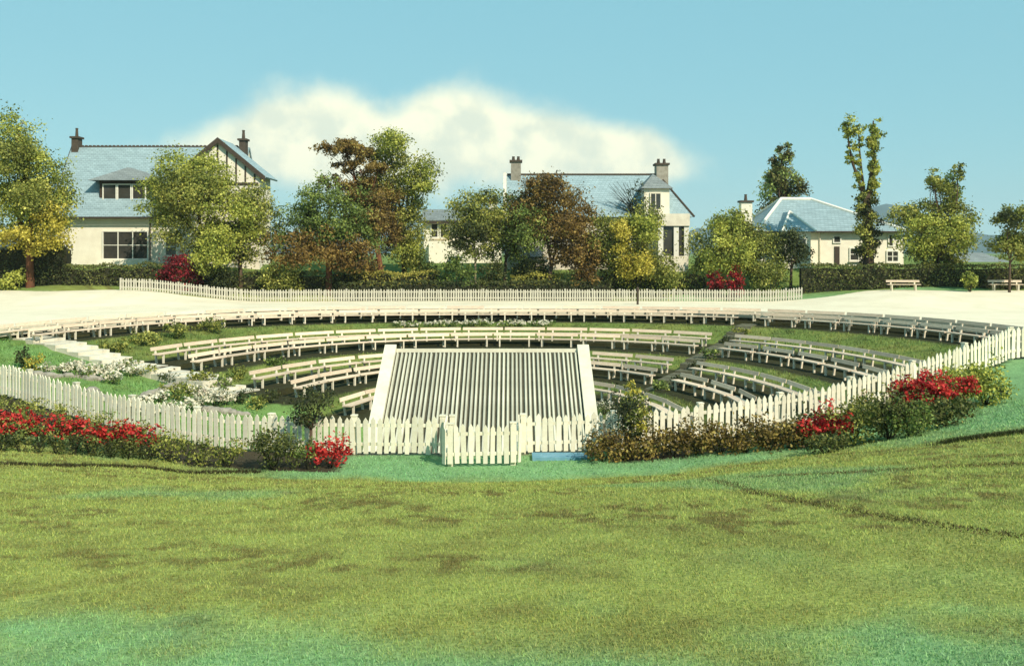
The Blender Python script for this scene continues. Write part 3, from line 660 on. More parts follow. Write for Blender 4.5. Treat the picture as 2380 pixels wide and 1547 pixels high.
def poplar():
    D = arcD(2018, 45); p = at(2018, 650, D); z = gz(p.x, p.y); s = px(D)
    root = thing('poplar_tree', 'very tall pollarded poplar with leaf tufts on bare upright limbs', 'tree', (p.x, p.y, z))
    L = lambda du, dv, dy=0: (lambda q: (q.x - p.x, q.y - p.y, q.z - z))(at(du, dv, D + dy))
    m = MB(); m.tube([(0, 0, -.3), L(2018, 600), L(2016, 520), L(2014, 450)], [.5, .42, .36, .3], 9)
    tr = m.build('trunk', M['bark'], root, True)
    lm = MB()
    lm.tube([L(2014, 470), L(2000, 430), L(1982, 380), L(1972, 330), L(1972, 290)], [.2, .13, .09, .06, .04])
    lm.tube([L(2010, 460), L(2003, 400), L(1998, 350), L(1995, 300)], [.14, .08, .06, .04])
    lm.tube([L(2016, 470), L(2024, 420), L(2032, 370), L(2026, 330), L(2030, 280)], [.26, .2, .16, .1, .05])
    lm.build('limbs', M['bark'], tr, True)
    q = lambda bl: [(L(a, b, dy), (w * s, max(.3, w * s), h * s)) for (a, b, w, h, dy) in bl]
    foliage('crown', root, q([(2005, 470, 14, 30, 0), (2022, 480, 14, 40, 0), (2006, 540, 16, 45, 0), (2028, 540, 16, 45, 0), (2015, 595, 18, 22, 0)]), DARK, .2, 150, .7)
    foliage('crown', root, q([(1975, 290, 16, 20, 0), (1990, 305, 14, 16, 0), (1968, 310, 9, 18, 0), (2034, 290, 10, 24, 0), (2030, 340, 12, 38, 0), (2032, 390, 10, 30, 0), (1978, 350, 8, 34, 0), (1990, 400, 8, 34, 0), (1999, 350, 7, 40, 0), (2024, 430, 12, 30, 0), (2003, 440, 10, 26, 0), (2038, 310, 12, 34, 0)]), LIME, .19, 150, .6)
    foliage('crown', root, q([(2026, 350, 8, 40, -.4), (2030, 410, 8, 30, -.4), (2015, 520, 18, 70, -.4)]), OLV, .19, 130, .6)
poplar()

def shrub(label, du, dv, w, h, palette, D=None, leaf=.18, dens=70, group=None, name='shrub', cat='shrub', blossoms=None, blossom_frac=.5, bl_leaf=None, depth=.8, bumps=4, stem=True, zc=.42, clump=.9, bz=.34):
    """du, dv: foot of the shrub; w, h: full width and height in survey units"""
    far_ = D is not None and 70 < D < 80
    if D is None: p = hit(du, dv); D = p.y
    else:
        if 70 < D < 80: D = arcD(du, 43.0 + D - 75)
        p = at(du, dv, D); p.z = gz(p.x, p.y)
    s = px(D); W = w * s / 2; H = h * s
    if far_: H = at(du, dv - h, D).z - p.z
    root = thing(name, label, cat, (p.x, p.y, p.z), 0, group)
    st = MB()
    for k in range(6):
        a = random.uniform(0, 6.28); limb(st, (0, 0, -.08), (math.cos(a) * W * .5, math.sin(a) * W * .5 * depth, H * random.uniform(.4, .75)), max(.012, H * .02), .006, 5)
    st.build('stems', M['twig'], root)
    B = [((0, 0, H * zc), (W * .72, W * .72 * depth, H * .46))]
    for k in range(bumps):
        a = 2 * math.pi * (k + random.random() * .6) / bumps; q = random.uniform(.45, .62)
        B.append(((math.cos(a) * W * q, math.sin(a) * W * q * depth, H * random.uniform(.3, .68)), (W * .42, W * .42 * depth, H * random.uniform(.2, .3))))
    foliage('foliage', root, B, palette, leaf, dens, clump, zmin=-.02)
    if blossoms is not None:
        BB = [((c[0], c[1], c[2] + H * .10), (r[0] * 1.03, r[1] * 1.03, r[2] * .95)) for c, r in B]
        foliage('blossoms', root, BB, blossoms, bl_leaf or leaf * .9, dens * blossom_frac, clump, zmin=H * bz, flat=.6)
    return root
def hedge(label, du0, du1, top, D, palette, wd=1.2, leaf=.17, dens=75, rough=.25, name='hedge', zfoot=None, D1=None):
    """clipped or loose hedge between two survey columns"""
    DD = lambda u: arcD(u, 43.2 + D - 76); a = at(du0, top, DD(du0)); b = at(du1, top, DD(du1)); L = (Vector((b.x, b.y)) - Vector((a.x, a.y))).length
    root = thing(name, label, 'hedge', ((a.x + b.x) / 2, (a.y + b.y) / 2, gz((a.x + b.x) / 2, (a.y + b.y) / 2))); ro = Vector(root.location)
    n = max(3, int(L / .9)); core = MB(); P = []; O = []
    sec = []
    for i in range(n + 1):
        t = i / n; du = du0 + (du1 - du0) * t; c = at(du, top, DD(du)); g = gz(c.x, c.y); h = c.z + random.uniform(-1, 1) * rough
        sec.append((c.x - ro.x, c.y - ro.y, g - ro.z, h - ro.z))
    dv = Vector((b.x - a.x, b.y - a.y)).normalized(); nn = Vector((-dv.y, dv.x))
    q = []
    for (x, y, g, h) in sec:
        for (o, z) in ((-wd * .36, g - .1), (-wd * .33, h - .25), (wd * .33, h - .25), (wd * .36, g - .1)): core.v.append((x + nn.x * o, y + nn.y * o, z))
    for i in range(n):
        for k in range(3): core.f.append((4 * i + k, 4 * i + k + 1, 4 * i + 4 + k + 1, 4 * i + 4 + k))
    core.f += [(0, 1, 2, 3), tuple(4 * n + k for k in (3, 2, 1, 0))]
    core.build('inner_core', M['twig'], root)  # added dark core, keeps light from leaking through the leaves
    hm = np.mean([s[3] - s[2] for s in sec]); area = L * (2 * hm + wd); N_ = int(area * dens)
    t = rng.random(N_) * n; i = t.astype(int).clip(0, n - 1); f = t - i; S_ = np.array(sec); base = S_[i] * (1 - f)[:, None] + S_[i + 1] * f[:, None]
    hh = base[:, 3] - base[:, 2]; hm = max(hm, .2); side = rng.choice(3, N_, p=[hm / (2 * hm + wd), hm / (2 * hm + wd), wd / (2 * hm + wd)])
    o = np.where(side == 0, -wd / 2, np.where(side == 1, wd / 2, rng.uniform(-.5, .5, N_) * wd)); zz = np.where(side == 2, hh, rng.random(N_) * hh)
    lump = (fbm(base[:, 0] * 1.3 + 50 + o * 3, zz * 1.6 + 20, 3) - .5)
    o = o * (1 + lump * .5) + rng.normal(size=N_) * .06; zz = zz + (side == 2) * (lump * 2 * rough + rng.normal(size=N_) * .06)
    P = np.stack([base[:, 0] + nn.x * o, base[:, 1] + nn.y * o, base[:, 2] + zz], 1)
    O = np.stack([nn.x * np.sign(o), nn.y * np.sign(o), (side == 2) * 1.0], 1)
    V, F = leaf_quads(P, leaf * rng.uniform(.6, 1.4, N_), O * .8, .6, .2)
    put('foliage', fast_mesh('foliage', V, F, M['leaf'], np.repeat(pick(palette, N_, np.clip(lump * 1.6 + .5, 0, 1)), 4, 0)), root)
    return root
hedge('tall dark shrubbery hedge below the pale yellow-green tree', -60, 160, 560, 77.5, DARK, 2.0, rough=.5)
hedge('dark loose hedge before the bay window of the gabled house', 155, 400, 616, 77, HEDGE, 1.4, rough=.2)
hedge('low dark hedge behind the far fence under the spreading trees', 455, 800, 636, 76.8, HEDGE, 1.4, rough=.35)
hedge('low yellow hedge under the layered brown tree', 775, 1040, 634, 77.5, pal((.12, .12, .02, 2), (.28, .26, .05, 4), (.44, .38, .08, 3)), 1.4, rough=.22)
hedge('dark foot hedge running below the yellow hedge', 790, 1420, 655, 75.2, DARK, .7, rough=.1)
hedge('short yellow hedge under the rust brown tree', 1185, 1310, 640, 77.5, pal((.12, .13, .02, 2), (.28, .27, .05, 4), (.44, .40, .08, 3)), 1.2, rough=.15)
hedge('ragged green hedge below the tall bay window', 1395, 1640, 630, 77, OLV, 1.4, rough=.45)
hedge('long clipped flat-topped hedge along the bungalow garden', 1860, 2440, 615, 76.5, HEDGE, 1.5, rough=.10, D1=74.5)
shrub('round olive shrub between the spreading tree and the dark brownish tree', 655, 664, 110, 80, OLV, 75.2)
shrub('brown-green shrub behind the foot of the layered tree', 845, 655, 100, 70, BRN, 78)
shrub('leafy shrub before the white house wall under the bright tree', 985, 655, 80, 70, OLV, 78)
shrub('dark shrub at the foot of the slate roofed house', 1235, 655, 110, 66, HEDGE, 78)
shrub('deep red shrub before the gabled house', 428, 664, 112, 82, DRED, 74.9, group=None, dens=80)
shrub('bright green low shrub at the foot of the pale yellow tree', 25, 662, 70, 40, LIME, 74.8)
shrub('dark green shrub beside the deep red shrub', 515, 664, 80, 60, DARK, 74.9)
shrub('bushy dark shrub between the white house and the yellow hedge', 1060, 664, 90, 88, MIDG, 75.2)
shrub('dark green shrub at the pale trunked tree', 1145, 664, 80, 72, HEDGE, 75.6)
shrub('orange brown shrub under the rust brown tree', 1360, 664, 70, 60, RUST, 75)
shrub('yellow-green shrub with pale twigs below the bay window', 1540, 664, 95, 75, OLV, 75)
shrub('smaller scarlet shrub of the pair behind the fence', 1664, 668, 44, 50, pal((.18, .012, .015, 3), (.36, .03, .03, 3), (.10, .01, .015, 2)), 74.4)
shrub('larger scarlet shrub of the pair behind the fence', 1708, 669, 52, 58, pal((.18, .012, .015, 3), (.38, .03, .03, 3), (.10, .01, .015, 2)), 74.2)
shrub('olive shrub between the scarlet pair and the clipped hedge', 1790, 666, 100, 70, OLV, 75)
shrub('pale yellow shrub growing in the clipped hedge', 2255, 660, 40, 40, LIME, 72.5)

# bare creeper twigs on the slate roof
# ------------------------------------------------------------------ houses
HM = px(82.0)
class House:
    def __init__(s, name, label, du0, D=82.0, base=-1.05):
        s.D = D; s.du0 = du0; s.m = px(D); x = at(du0, 600, D).x
        s.base = base; s.o = thing(name, label, 'house', (x, D, base))
    def X(s, du, dy=0): return at(du, 0, s.D + dy).x - s.o.location.x
    def Z(s, dv, dy=0): return at(0, dv, s.D + dy).z - s.base
    def p(s, name, mb, mt, parent=None): return mb.build(name, M[mt], parent or s.o)
    def window(s, x0, x1, z0, z1, y=0, nv=1, nh=1, sill=True, frame='white', fw=.09):
        f = MB(); d = .10
        f.box(x0 - fw, x0, y - d, y + .02, z0 - fw, z1 + fw).box(x1, x1 + fw, y - d, y + .02, z0 - fw, z1 + fw)
        f.box(x0, x1, y - d, y + .02, z1, z1 + fw).box(x0, x1, y - d, y + .02, z0 - fw, z0)
        for i in range(1, nv + 1):
            x = x0 + (x1 - x0) * i / (nv + 1); f.box(x - fw * .4, x + fw * .4, y - d * .8, y + .02, z0, z1)
        for i in range(1, nh + 1):
            z = z0 + (z1 - z0) * i / (nh + 1); f.box(x0, x1, y - d * .7, y + .015, z - fw * .3, z + fw * .3)
        w = s.p('window', f, frame)
        for i in range(nv + 1):
            a = x0 + (x1 - x0) * i / (nv + 1); b = x0 + (x1 - x0) * (i + 1) / (nv + 1)
            s.p('pane', MB().box(a + fw * .3, b - fw * .3, y - .035, y - .01, z0, z1), 'glass', w)
        if sill: s.p('sill', MB().box(x0 - fw * 1.6, x1 + fw * 1.6, y - .2, y + .01, z0 - fw - .09, z0 - fw - .003), 'stone', w)
        return w
    def chimney(s, x, y, z0, z1, w=.8, d=.7, pots=1, mt='stone', ph=.5, cap='darkstone'):
        c = s.p('chimney', MB().box(x - w / 2, x + w / 2, y - d / 2, y + d / 2, z0, z1), mt)
        s.p('cap', MB().box(x - w / 2 - .12, x + w / 2 + .12, y - d / 2 - .12, y + d / 2 + .12, z1, z1 + .16), cap, c)
        for i in range(pots):
            px_ = x + (i - (pots - 1) / 2) * w / max(1, pots)
            s.p('pot', MB().tube([(px_, y, z1 + .16), (px_, y, z1 + .16 + ph * .8), (px_, y, z1 + .16 + ph)], [.15, .11, .13], 8), 'clay' if cap != 'darkstone' else cap, c)
        return c
def slab(a, b, c, d, th):      # roof plane with thickness, corners counterclockwise from above
    a, b, c, d = map(Vector, (a, b, c, d)); n = (b - a).cross(d - a).normalized() * th
    return MB().hull8([a, b, c, d, a + n, b + n, c + n, d + n])

def house_gabled():
    h = House('house', 'cream two-storey house with slate roof, roof dormer and tall front gable', 165); o = h.o
    X, Z = h.X, h.Z
    ez = Z(487); rz = Z(345, 4); x0, x1 = X(180, 4), X(548)
    # main block, wall with left gable triangle
    m = MB(); m.v = [(x0, 0, -.6), (x1, 0, -.6), (x1, 8, -.6), (x0, 8, -.6), (x0, 0, ez), (x1, 0, ez), (x1, 8, ez), (x0, 8, ez), (x0, 4, rz - .1), (x1, 4, rz - .1)]
    m.f = [(0, 1, 5, 4), (1, 2, 6, 9, 5), (2, 3, 7, 6), (3, 0, 4, 8, 7), (0, 3, 2, 1), (4, 5, 9, 8), (6, 7, 8, 9)]
    h.p('wall', m, 'harl')
    sl = (rz - ez) / 4
    rf = h.p('roof', slab((x0 - .45, -.5, ez - .5 * sl + .02), (x1 + .1, -.5, ez - .5 * sl + .02), (x1 + .1, 4.0, rz + .02), (x0 - .45, 4.0, rz + .02), .14), 'slate')
    h.p('roof', slab((x1 + .1, 8.5, ez - .5 * sl + .02), (x0 - .45, 8.5, ez - .5 * sl + .02), (x0 - .45, 4.002, rz + .02), (x1 + .1, 4.002, rz + .02), .14), 'slate')
    cr = MB(); nx = int((x1 - x0) / .34)
    for i in range(nx):
        a = x0 - .4 + i * .34; cr.hull8([(a, 3.88, rz + .13), (a + .33, 3.88, rz + .13), (a + .33, 4.12, rz + .13), (a, 4.12, rz + .13), (a + .05, 3.95, rz + .3), (a + .24, 3.95, rz + .3), (a + .24, 4.05, rz + .3), (a + .05, 4.05, rz + .3)])
    tag(h.p('ridge_cresting', cr, 'darkwood', rf), kind='stuff')
    h.p('bargeboard', MB().hull8([(x0 - .52, -.55, ez - .5 * sl - .2), (x0 - .452, -.55, ez - .5 * sl - .2), (x0 - .452, 4, rz - .1), (x0 - .52, 4, rz - .1), (x0 - .52, -.55, ez - .5 * sl + .15), (x0 - .452, -.55, ez - .5 * sl + .15), (x0 - .452, 4, rz + .25), (x0 - .52, 4, rz + .25)]), 'darkwood')
    h.p('gutter', MB().tube([(x0 - .4, -.62, ez - .5 * sl), (X(470), -.62, ez - .5 * sl)], [.07, .07]), 'darkwood')
    # cross gable
    gx0, gx1 = X(420), X(612); pk = X(518); pz = Z(328); sgl = (pz - Z(418)) / (X(628) - pk); ge = pz - (gx1 - pk) * sgl; ge0 = pz - (pk - gx0) * sgl
    w = MB().prism([(gx0, -.6), (gx1, -.6), (gx1, ge), (pk, pz - .05), (gx0, ge0)], -1.2, 2.4); h.p('wall', w, 'harl')
    e = .5
    h.p('roof', slab((pk, -1.42, pz), (pk, 2.6, pz), (gx0 - e, 2.6, ge0 - e * sgl), (gx0 - e, -1.42, ge0 - e * sgl), .13), 'slate')
    h.p('roof', slab((pk + .003, 2.6, pz), (pk + .003, -1.42, pz), (gx1 + e, -1.42, ge - e * sgl), (gx1 + e, 2.6, ge - e * sgl), .13), 'slate')
    for sx, gx, gzv in ((-1, gx0, ge0), (1, gx1, ge)):
        xe = gx + sx * e; ze = gzv - e * sgl
        h.p('bargeboard', MB().hull8([(pk, -1.5, pz - .28), (xe, -1.5, ze - .28), (xe, -1.425, ze - .28), (pk, -1.425, pz - .28), (pk, -1.5, pz + .17), (xe, -1.5, ze + .17), (xe, -1.425, ze + .17), (pk, -1.425, pz + .17)]), 'darkwood')
    for i in range(9):
        x = gx0 + .4 + i * (gx1 - gx0 - .8) / 8; zt = min(pz, pz - abs(x - pk) * sgl) - .35
        if zt > Z(425): h.p('batten', MB().box(x - .06, x + .06, -1.24, -1.19, Z(425), zt), 'darkwood')
    h.p('batten', MB().box(gx0 + .1, gx1 - .1, -1.26, -1.19, Z(432), Z(426)), 'darkwood')
    h.window(X(505), X(550), Z(478), Z(446), -1.2, 2, 0)
    h.window(X(505), X(560), Z(590), Z(548), -1.2, 2, 1)
    # dormer
    d0, d1 = X(225), X(342); dz0 = ez - .1; dz1 = Z(418); yf = .55
    h.p('dormer_wall', MB().box(d0, d1, yf, 4, dz0, dz1), 'darkwood')
    dm = (d0 + d1) / 2; k = .75
    dr = MB(); dr.v = [(d0 - k, yf - .6, dz1), (d1 + k, yf - .6, dz1), (d1 + k, 4.2, dz1), (d0 - k, 4.2, dz1), (dm - .4, 2.2, Z(388, 2)), (dm + .4, 3.4, Z(388, 2))]
    dr.f = [(0, 1, 4), (1, 2, 5, 4), (2, 3, 5), (3, 0, 4, 5), (3, 2, 1, 0)]
    h.p('dormer_roof', dr, 'greyslate')
    for i in range(3):
        a = d0 + .25 + i * (d1 - d0 - .5) / 3; h.window(a + .1, a + (d1 - d0 - .5) / 3 - .1, dz0 + .45, dz1 - .35, yf, 0, 0, False, fw=.08)
    # bay and windows
    b0, b1 = X(238), X(346)
    h.p('bay', MB().box(b0 - .2, b1 + .2, -.7, .02, -.6, Z(604)), 'harl')
    h.window(b0 + .1, b1 - .1, Z(600), Z(538), 0, 2, 1)
    h.p('downpipe', MB().tube([(X(350), -.12, -.5), (X(350), -.12, ez)], [.06, .06]), 'darkwood')
    h.window(X(386), X(416), Z(592), Z(552), 0, 0, 1)
    h.chimney(x0 - .05, 4, rz - .9, Z(322, 4), .55, .9, 1, 'darkstone', .75)
    h.chimney(X(566, 3), 3.0, Z(365, 3), Z(327, 3), .55, .8, 1, 'darkstone', .75)
house_gabled()

def house_slate():
    h = House('house', 'pale stone house with blue slate roof, twin chimneys and turret-like bay', 1165); o = h.o; X, Z = h.X, h.Z
    x0, x1 = X(1178), X(1600); ez = Z(494); rz = Z(406, 4); rx = X(1530, 4); sl = (rz - ez) / 4
    m = MB(); m.v = [(x0, 0, -.6), (x1, 0, -.6), (x1, 8, -.6), (x0, 8, -.6), (x0, 0, ez), (x1, 0, ez), (x1, 8, ez), (x0, 8, ez), (x0, 4, rz - .1)]
    m.f = [(0, 1, 5, 4), (1, 2, 6, 5), (2, 3, 7, 6), (3, 0, 4, 8, 7), (0, 3, 2, 1), (4, 5, 6, 7)]
    h.p('wall', m, 'stone')
    r = MB(); e = .4
    r.v = [(x0 - .05, -e, ez - e * sl), (x1 + e, -e, ez - e * sl), (x1 + e, 8 + e, ez - e * sl), (x0 - .05, 8 + e, ez - e * sl), (x0 - .05, 4, rz), (rx, 4, rz)]
    r.f = [(0, 1, 5, 4), (1, 2, 5), (2, 3, 4, 5), (3, 0, 4), (3, 2, 1, 0)]
    rf = h.p('roof', r, 'slate')
    h.p('ridge', MB().tube([(x0, 4, rz + .03), (rx, 4, rz + .03)], [.1, .1]), 'darkstone', rf)
    h.p('hip_ridge', MB().tube([(rx, 4, rz + .03), (x1 + e, -e, ez - e * sl + .03)], [.09, .09]), 'darkstone', rf)
    h.p('skew', MB().hull8([(x0 - .3, -e - .1, ez - e * sl - .3), (x0 - .055, -e - .1, ez - e * sl - .3), (x0 - .055, 4, rz - .3), (x0 - .3, 4, rz - .3), (x0 - .3, -e - .1, ez - e * sl + .2), (x0 - .055, -e - .1, ez - e * sl + .2), (x0 - .055, 4, rz + .2), (x0 - .3, 4, rz + .2)]), 'stone', rf)
    # upper bay
    b0, b1 = X(1497, -.3), X(1556, -.3); bz = Z(438); y0 = -.3
    h.p('bay', MB().box(b0, b1, y0, 3.0, ez - 1.0, bz), 'harl')
    br = MB(); k = .28; bm = (b0 + b1) / 2
    br.v = [(b0 - k, y0 - k, bz), (b1 + k, y0 - k, bz), (b1 + k, 3.2, bz), (b0 - k, 3.2, bz), (bm - .1, 1.2, Z(403, 1)), (bm - .1, 3.0, Z(403, 1))]
    br.f = [(0, 1, 4), (1, 2, 5, 4), (2, 3, 5), (3, 0, 4, 5), (3, 2, 1, 0)]
    h.p('bay_roof', br, 'greyslate')
    h.window(b0 + .55, b1 - .75, Z(486), Z(450), y0, 1, 0, False, 'stone')
    # lower bay window with columns
    c0, c1 = X(1532, -1), X(1600, -1)
    h.p('bay', MB().box(c0, c1, -1.0, .02, -.6, Z(594)), 'stone'); h.p('cornice', MB().box(c0 - .1, c1 + .1, -1.1, .02, Z(525), Z(497)), 'stone')
    for u in (1536, 1572, 1596): h.p('column', MB().box(X(u, -1) - .2, X(u, -1) + .2, -.98, -.7, Z(594) + .003, Z(525) - .003), 'white')
    h.p('pane', MB().box(c0 + .25, c1 - .2, -.80, -.76, Z(594) + .003, Z(525) - .003), 'glass')
    h.window(X(1225), X(1262), Z(600), Z(572), 0, 1, 1); h.window(X(1300), X(1335), Z(590), Z(540), 0, 1, 1); h.window(X(1420), X(1465), Z(595), Z(540), 0, 1, 1)
    h.p('porch_roof', slab((X(1195, -1.5), -1.5, Z(598)), (X(1262, -1.5), -1.5, Z(598)), (X(1255), -.02, Z(575)), (X(1205), -.02, Z(575)), .1), 'greyslate')
    h.chimney(X(1199, 4), 4, rz - 1.2, Z(377, 4), .85, 1.2, 2, 'rock', .35)
    h.chimney(X(1537, 4), 4, rz - 1.2, Z(384, 4), 1.0, 1.3, 2, 'rock', .4)
    # bare creeper on the roof side of the bay
    cr = MB()
    for i in range(46):
        a = Vector((X(1480) + random.uniform(-.3, .5), -.25, Z(500))); b = Vector((X(random.uniform(1412, 1500)), random.uniform(-.4, .4) , Z(random.uniform(418, 480))))
        limb(cr, a, b, .04, .012, 4, .1, 4)
    t = thing('creeper', 'dark leafless creeper spreading over the slate roof beside the bay', 'creeper', (o.location.x + X(1480), 81.6, gz(o.location.x + X(1480), 81.6)))
    off = Vector(o.location) - Vector(t.location); cr.v = [tuple(Vector(v) + off) for v in cr.v]
    cr.tube([(0, -.2, -.2), (X(1480) * 0, .1, 3.0), (0, .15, Z(500) + off.z)], [.09, .07, .05]); cr.build('stems', M['twig'], t)
    s = px(82); L = lambda du, dv: (lambda q: (q.x - t.location.x, -.1, q.z - t.location.z))(at(du, dv, 81.6))
    foliage('foliage', t, [(L(1478, 440), (18 * s, .3, 26 * s)), (L(1486, 465), (12 * s, .3, 22 * s))], DARK, .16, 40, .7)
house_slate()

def house_far():
    h = House('house', 'small far white house with low slate roof glimpsed between trees', 985, 96.0, -1.1); X, Z = h.X, h.Z
    x0, x1 = X(985), X(1165); ez = Z(512); rz = Z(489, 3)
    h.p('wall', MB().box(x0, x1, 0, 6, -.6, ez), 'harl')
    h.p('roof', slab((x0 - .3, -.4, ez - .1), (x1 + .3, -.4, ez - .1), (x1 + .3, 3, rz), (x0 - .3, 3, rz), .14), 'greyslate')
    h.p('roof', slab((x1 + .3, 6.4, ez - .1), (x0 - .3, 6.4, ez - .1), (x0 - .3, 3.002, rz), (x1 + .3, 3.002, rz), .14), 'greyslate')
    h.p('eaves_board', MB().box(x0 - .3, x1 + .3, -.48, -.405, ez - .3, ez - .06), 'darkwood')
    for a, b in ((1003, 1017), (1024, 1038), (1080, 1096), (1120, 1136)): h.window(X(a), X(b), Z(550), Z(520), 0, 0, 1)
    h.p('lean_to', MB().box(X(1000), X(1160), -1.6, -.02, -.6, Z(560)), 'harl')
    h.chimney(X(1145), 3, rz - .4, rz + .7, .8, .7, 2, 'stone', .3, 'clay')
house_far()

def bungalow():
    h = House('bungalow', 'white bungalow with pale hipped slate roof and small front hip', 1745); X, Z = h.X, h.Z
    x0, x1 = X(1768), X(2100); ez = Z(537); y1 = 9.0
    h.p('wall', MB().box(x0, x1, 0, y1, -.6, ez), 'harl')
    e = .45; a = (X(1812, 4.5), 4.0, Z(462, 4)); b = (X(1885, 4.5), 4.6, Z(463, 4.6))
    r = MB(); r.v = [(x0 - e, -e, ez - .02), (x1 + e * .5, -e, ez - .02), (x1 + e * .5, y1 + e, ez - .02), (x0 - e, y1 + e, ez - .02), a, b]
    r.f = [(0, 1, 5, 4), (1, 2, 5), (2, 3, 4, 5), (3, 0, 4), (3, 2, 1, 0)]
    rf = h.p('roof', r, 'slate')
    for p, q in ((a, r.v[0]), (b, r.v[1]), (a, b), (a, r.v[3])): h.p('ridge_tiles', MB().tube([Vector(p) + Vector((0, 0, .04)), Vector(q) + Vector((0, 0, .04))], [.13, .13]), 'white', rf)
    h.p('gutter', MB().tube([(x0 - e, -e - .07, ez - .05), (x1 + e * .5, -e - .07, ez - .05)], [.07, .07]), 'darkwood')
    # projecting hip
    c0, c1 = X(1815, -1.6), X(1893, -1.6); pk = ((c0 + c1) / 2 - .1, .4, Z(491, .4))
    h.p('wall', MB().box(c0 + .3, c1 - .3, -1.6, -.002, -.6, ez - .03), 'harl')
    f = MB(); f.v = [(c0, -2.0, ez - .04), (c1, -2.0, ez - .04), (c1, 1.5, ez - .04), (c0, 1.5, ez - .04), pk, (pk[0], 2.4, pk[2])]
    f.f = [(0, 1, 4), (1, 2, 5, 4), (2, 3, 5), (3, 0, 4, 5), (3, 2, 1, 0)]
    fr = h.p('porch_roof', f, 'slate')
    for q in (f.v[0], f.v[1]): h.p('ridge_tiles', MB().tube([Vector(pk) + Vector((0, 0, .03)), Vector(q) + Vector((0, 0, .03))], [.09, .09]), 'white', fr)
    h.window(X(1840, -1.6), X(1872, -1.6), Z(598), Z(555), -1.6, 1, 1)
    h.p('door', MB().box(X(1939), X(1951), -.06, -.003, -.5, Z(572)), 'darkwood'); h.window(X(1938), X(1952), Z(562), Z(549), 0, 0, 0, False)
    h.window(X(1976), X(1994), Z(603), Z(577), 0, 0, 1); h.window(X(2062), X(2086), Z(606), Z(584), 0, 1, 1); h.window(X(2066), X(2074), Z(570), Z(546), 0, 0, 0, False)
    for u in (1905, 2030): h.p('downpipe', MB().tube([(X(u), -.1, -.5), (X(u), -.1, ez - .05)], [.05, .05]), 'stone')
    h.chimney(X(1733, 5), 5, -.5, Z(470, 5), .95, .9, 1, 'harl', .55)
bungalow()
def far_roof():
    h = House('cottage', 'low far cottage roof just showing over the clipped hedge', 2215, 104.0, -1.3); X, Z = h.X, h.Z
    x0, x1 = X(2215), X(2345); ez = Z(611); rz = Z(589, 3)
    h.p('wall', MB().box(x0, x1, 0, 6, -.9, ez), 'harl')
    h.p('roof', slab((x0 - .3, -.4, ez - .06), (x1 + .3, -.4, ez - .06), (x1 - 1.4, 3, rz), (x0 + 1.4, 3, rz), .12), 'greyslate')
    h.p('roof', slab((x1 + .3, 6.4, ez - .06), (x0 - .3, 6.4, ez - .06), (x0 + 1.4, 3.002, rz), (x1 - 1.4, 3.002, rz), .12), 'greyslate')
far_roof()

# ------------------------------------------------------------------ planting in the bowl and the near beds
GB = 'low shrubs on the upper grass bank'
for i, (du, dv, w, h_) in enumerate([(265, 818, 70, 34), (335, 800, 90, 36), (410, 785, 80, 36), (490, 772, 80, 36)]):
    shrub('low olive shrub on the grass bank above the steps and middle benches', du, dv, w, h_, OLV, leaf=.12, dens=130, group=GB)
for i, (du, dv, w, h_) in enumerate([(470, 892, 70, 38), (520, 905, 60, 36), (555, 880, 60, 34), (640, 852, 70, 26)]):
    shrub('low leafy shrub on the middle bank at the ends of the benches', du, dv, w, h_, MIDG if i % 2 else OLV, leaf=.11, dens=140, group='low shrubs on the middle bank')
for du, dv, w, h_, pl in ((345, 872, 50, 30, OLV), (305, 852, 44, 26, MIDG), (395, 890, 50, 30, DARK), (560, 935, 60, 36, DARK), (600, 950, 60, 38, OLV), (520, 922, 50, 30, MIDG), (630, 935, 50, 34, DARK)):
    shrub('leafy shrub crowding the foot of the whitewashed steps', du, dv, w, h_, pl, leaf=.09, dens=160, group='shrubs beside the whitewashed steps')
shrub('yellow bush in the upper rockery by the steps', 78, 862, 50, 50, YEL, leaf=.10, dens=150)
shrub('dark shrub beside the yellow bush in the upper rockery', 52, 856, 40, 55, DARK, leaf=.10, dens=150)
shrub('mounded green shrub in the middle of the lower rockery', 420, 930, 100, 45, OLV, leaf=.09, dens=170)
for du, dv, w, h_ in ((150, 868, 40, 26), (200, 878, 52, 34), (240, 880, 60, 40), (280, 866, 50, 30), (110, 868, 40, 26), (20, 880, 60, 30), (262, 892, 50, 34), (180, 862, 40, 26), (305, 874, 40, 26)):
    shrub('white blossoming rockery plant in the upper drift between the garden lawns', du, dv, w, h_, MIDG, leaf=.09, dens=70, blossoms=WHT, blossom_frac=1.6, bl_leaf=.14, group='white upper rockery plants')
for du, dv, w, h_ in ((335, 945, 50, 30), (372, 935, 50, 28), (470, 935, 60, 40), (500, 945, 60, 44), (455, 955, 60, 36), (395, 962, 70, 30), (525, 940, 44, 34), (345, 968, 60, 34), (300, 958, 60, 30), (440, 915, 40, 26)):
    shrub('white blossoming rockery plant in the lower drift beside the mounded shrub', du, dv, w, h_, DARK, leaf=.08, dens=70, blossoms=WHT, blossom_frac=1.6, bl_leaf=.13, group='white lower rockery plants')
for du, dv, w, h_ in ((950, 760, 90, 16), (1030, 758, 90, 16), (1110, 757, 90, 16), (1190, 757, 90, 16), (1260, 757, 70, 14)):
    shrub('low white flowering cushion on the bank behind the bandstand roof', du, dv, w, h_, MIDG, leaf=.12, dens=50, blossoms=WHT, blossom_frac=1.3, group='white cushions on the bank')
shrub('white flowering bush at the foot of the side wall', 1405, 962, 50, 36, MIDG, leaf=.07, dens=90, blossoms=WHT, blossom_frac=1.2)
shrub('white flowering bush behind the pickets by the round dark tree', 810, 985, 90, 46, MIDG, D=24.6, leaf=.06, dens=100, blossoms=WHT, blossom_frac=1.2)
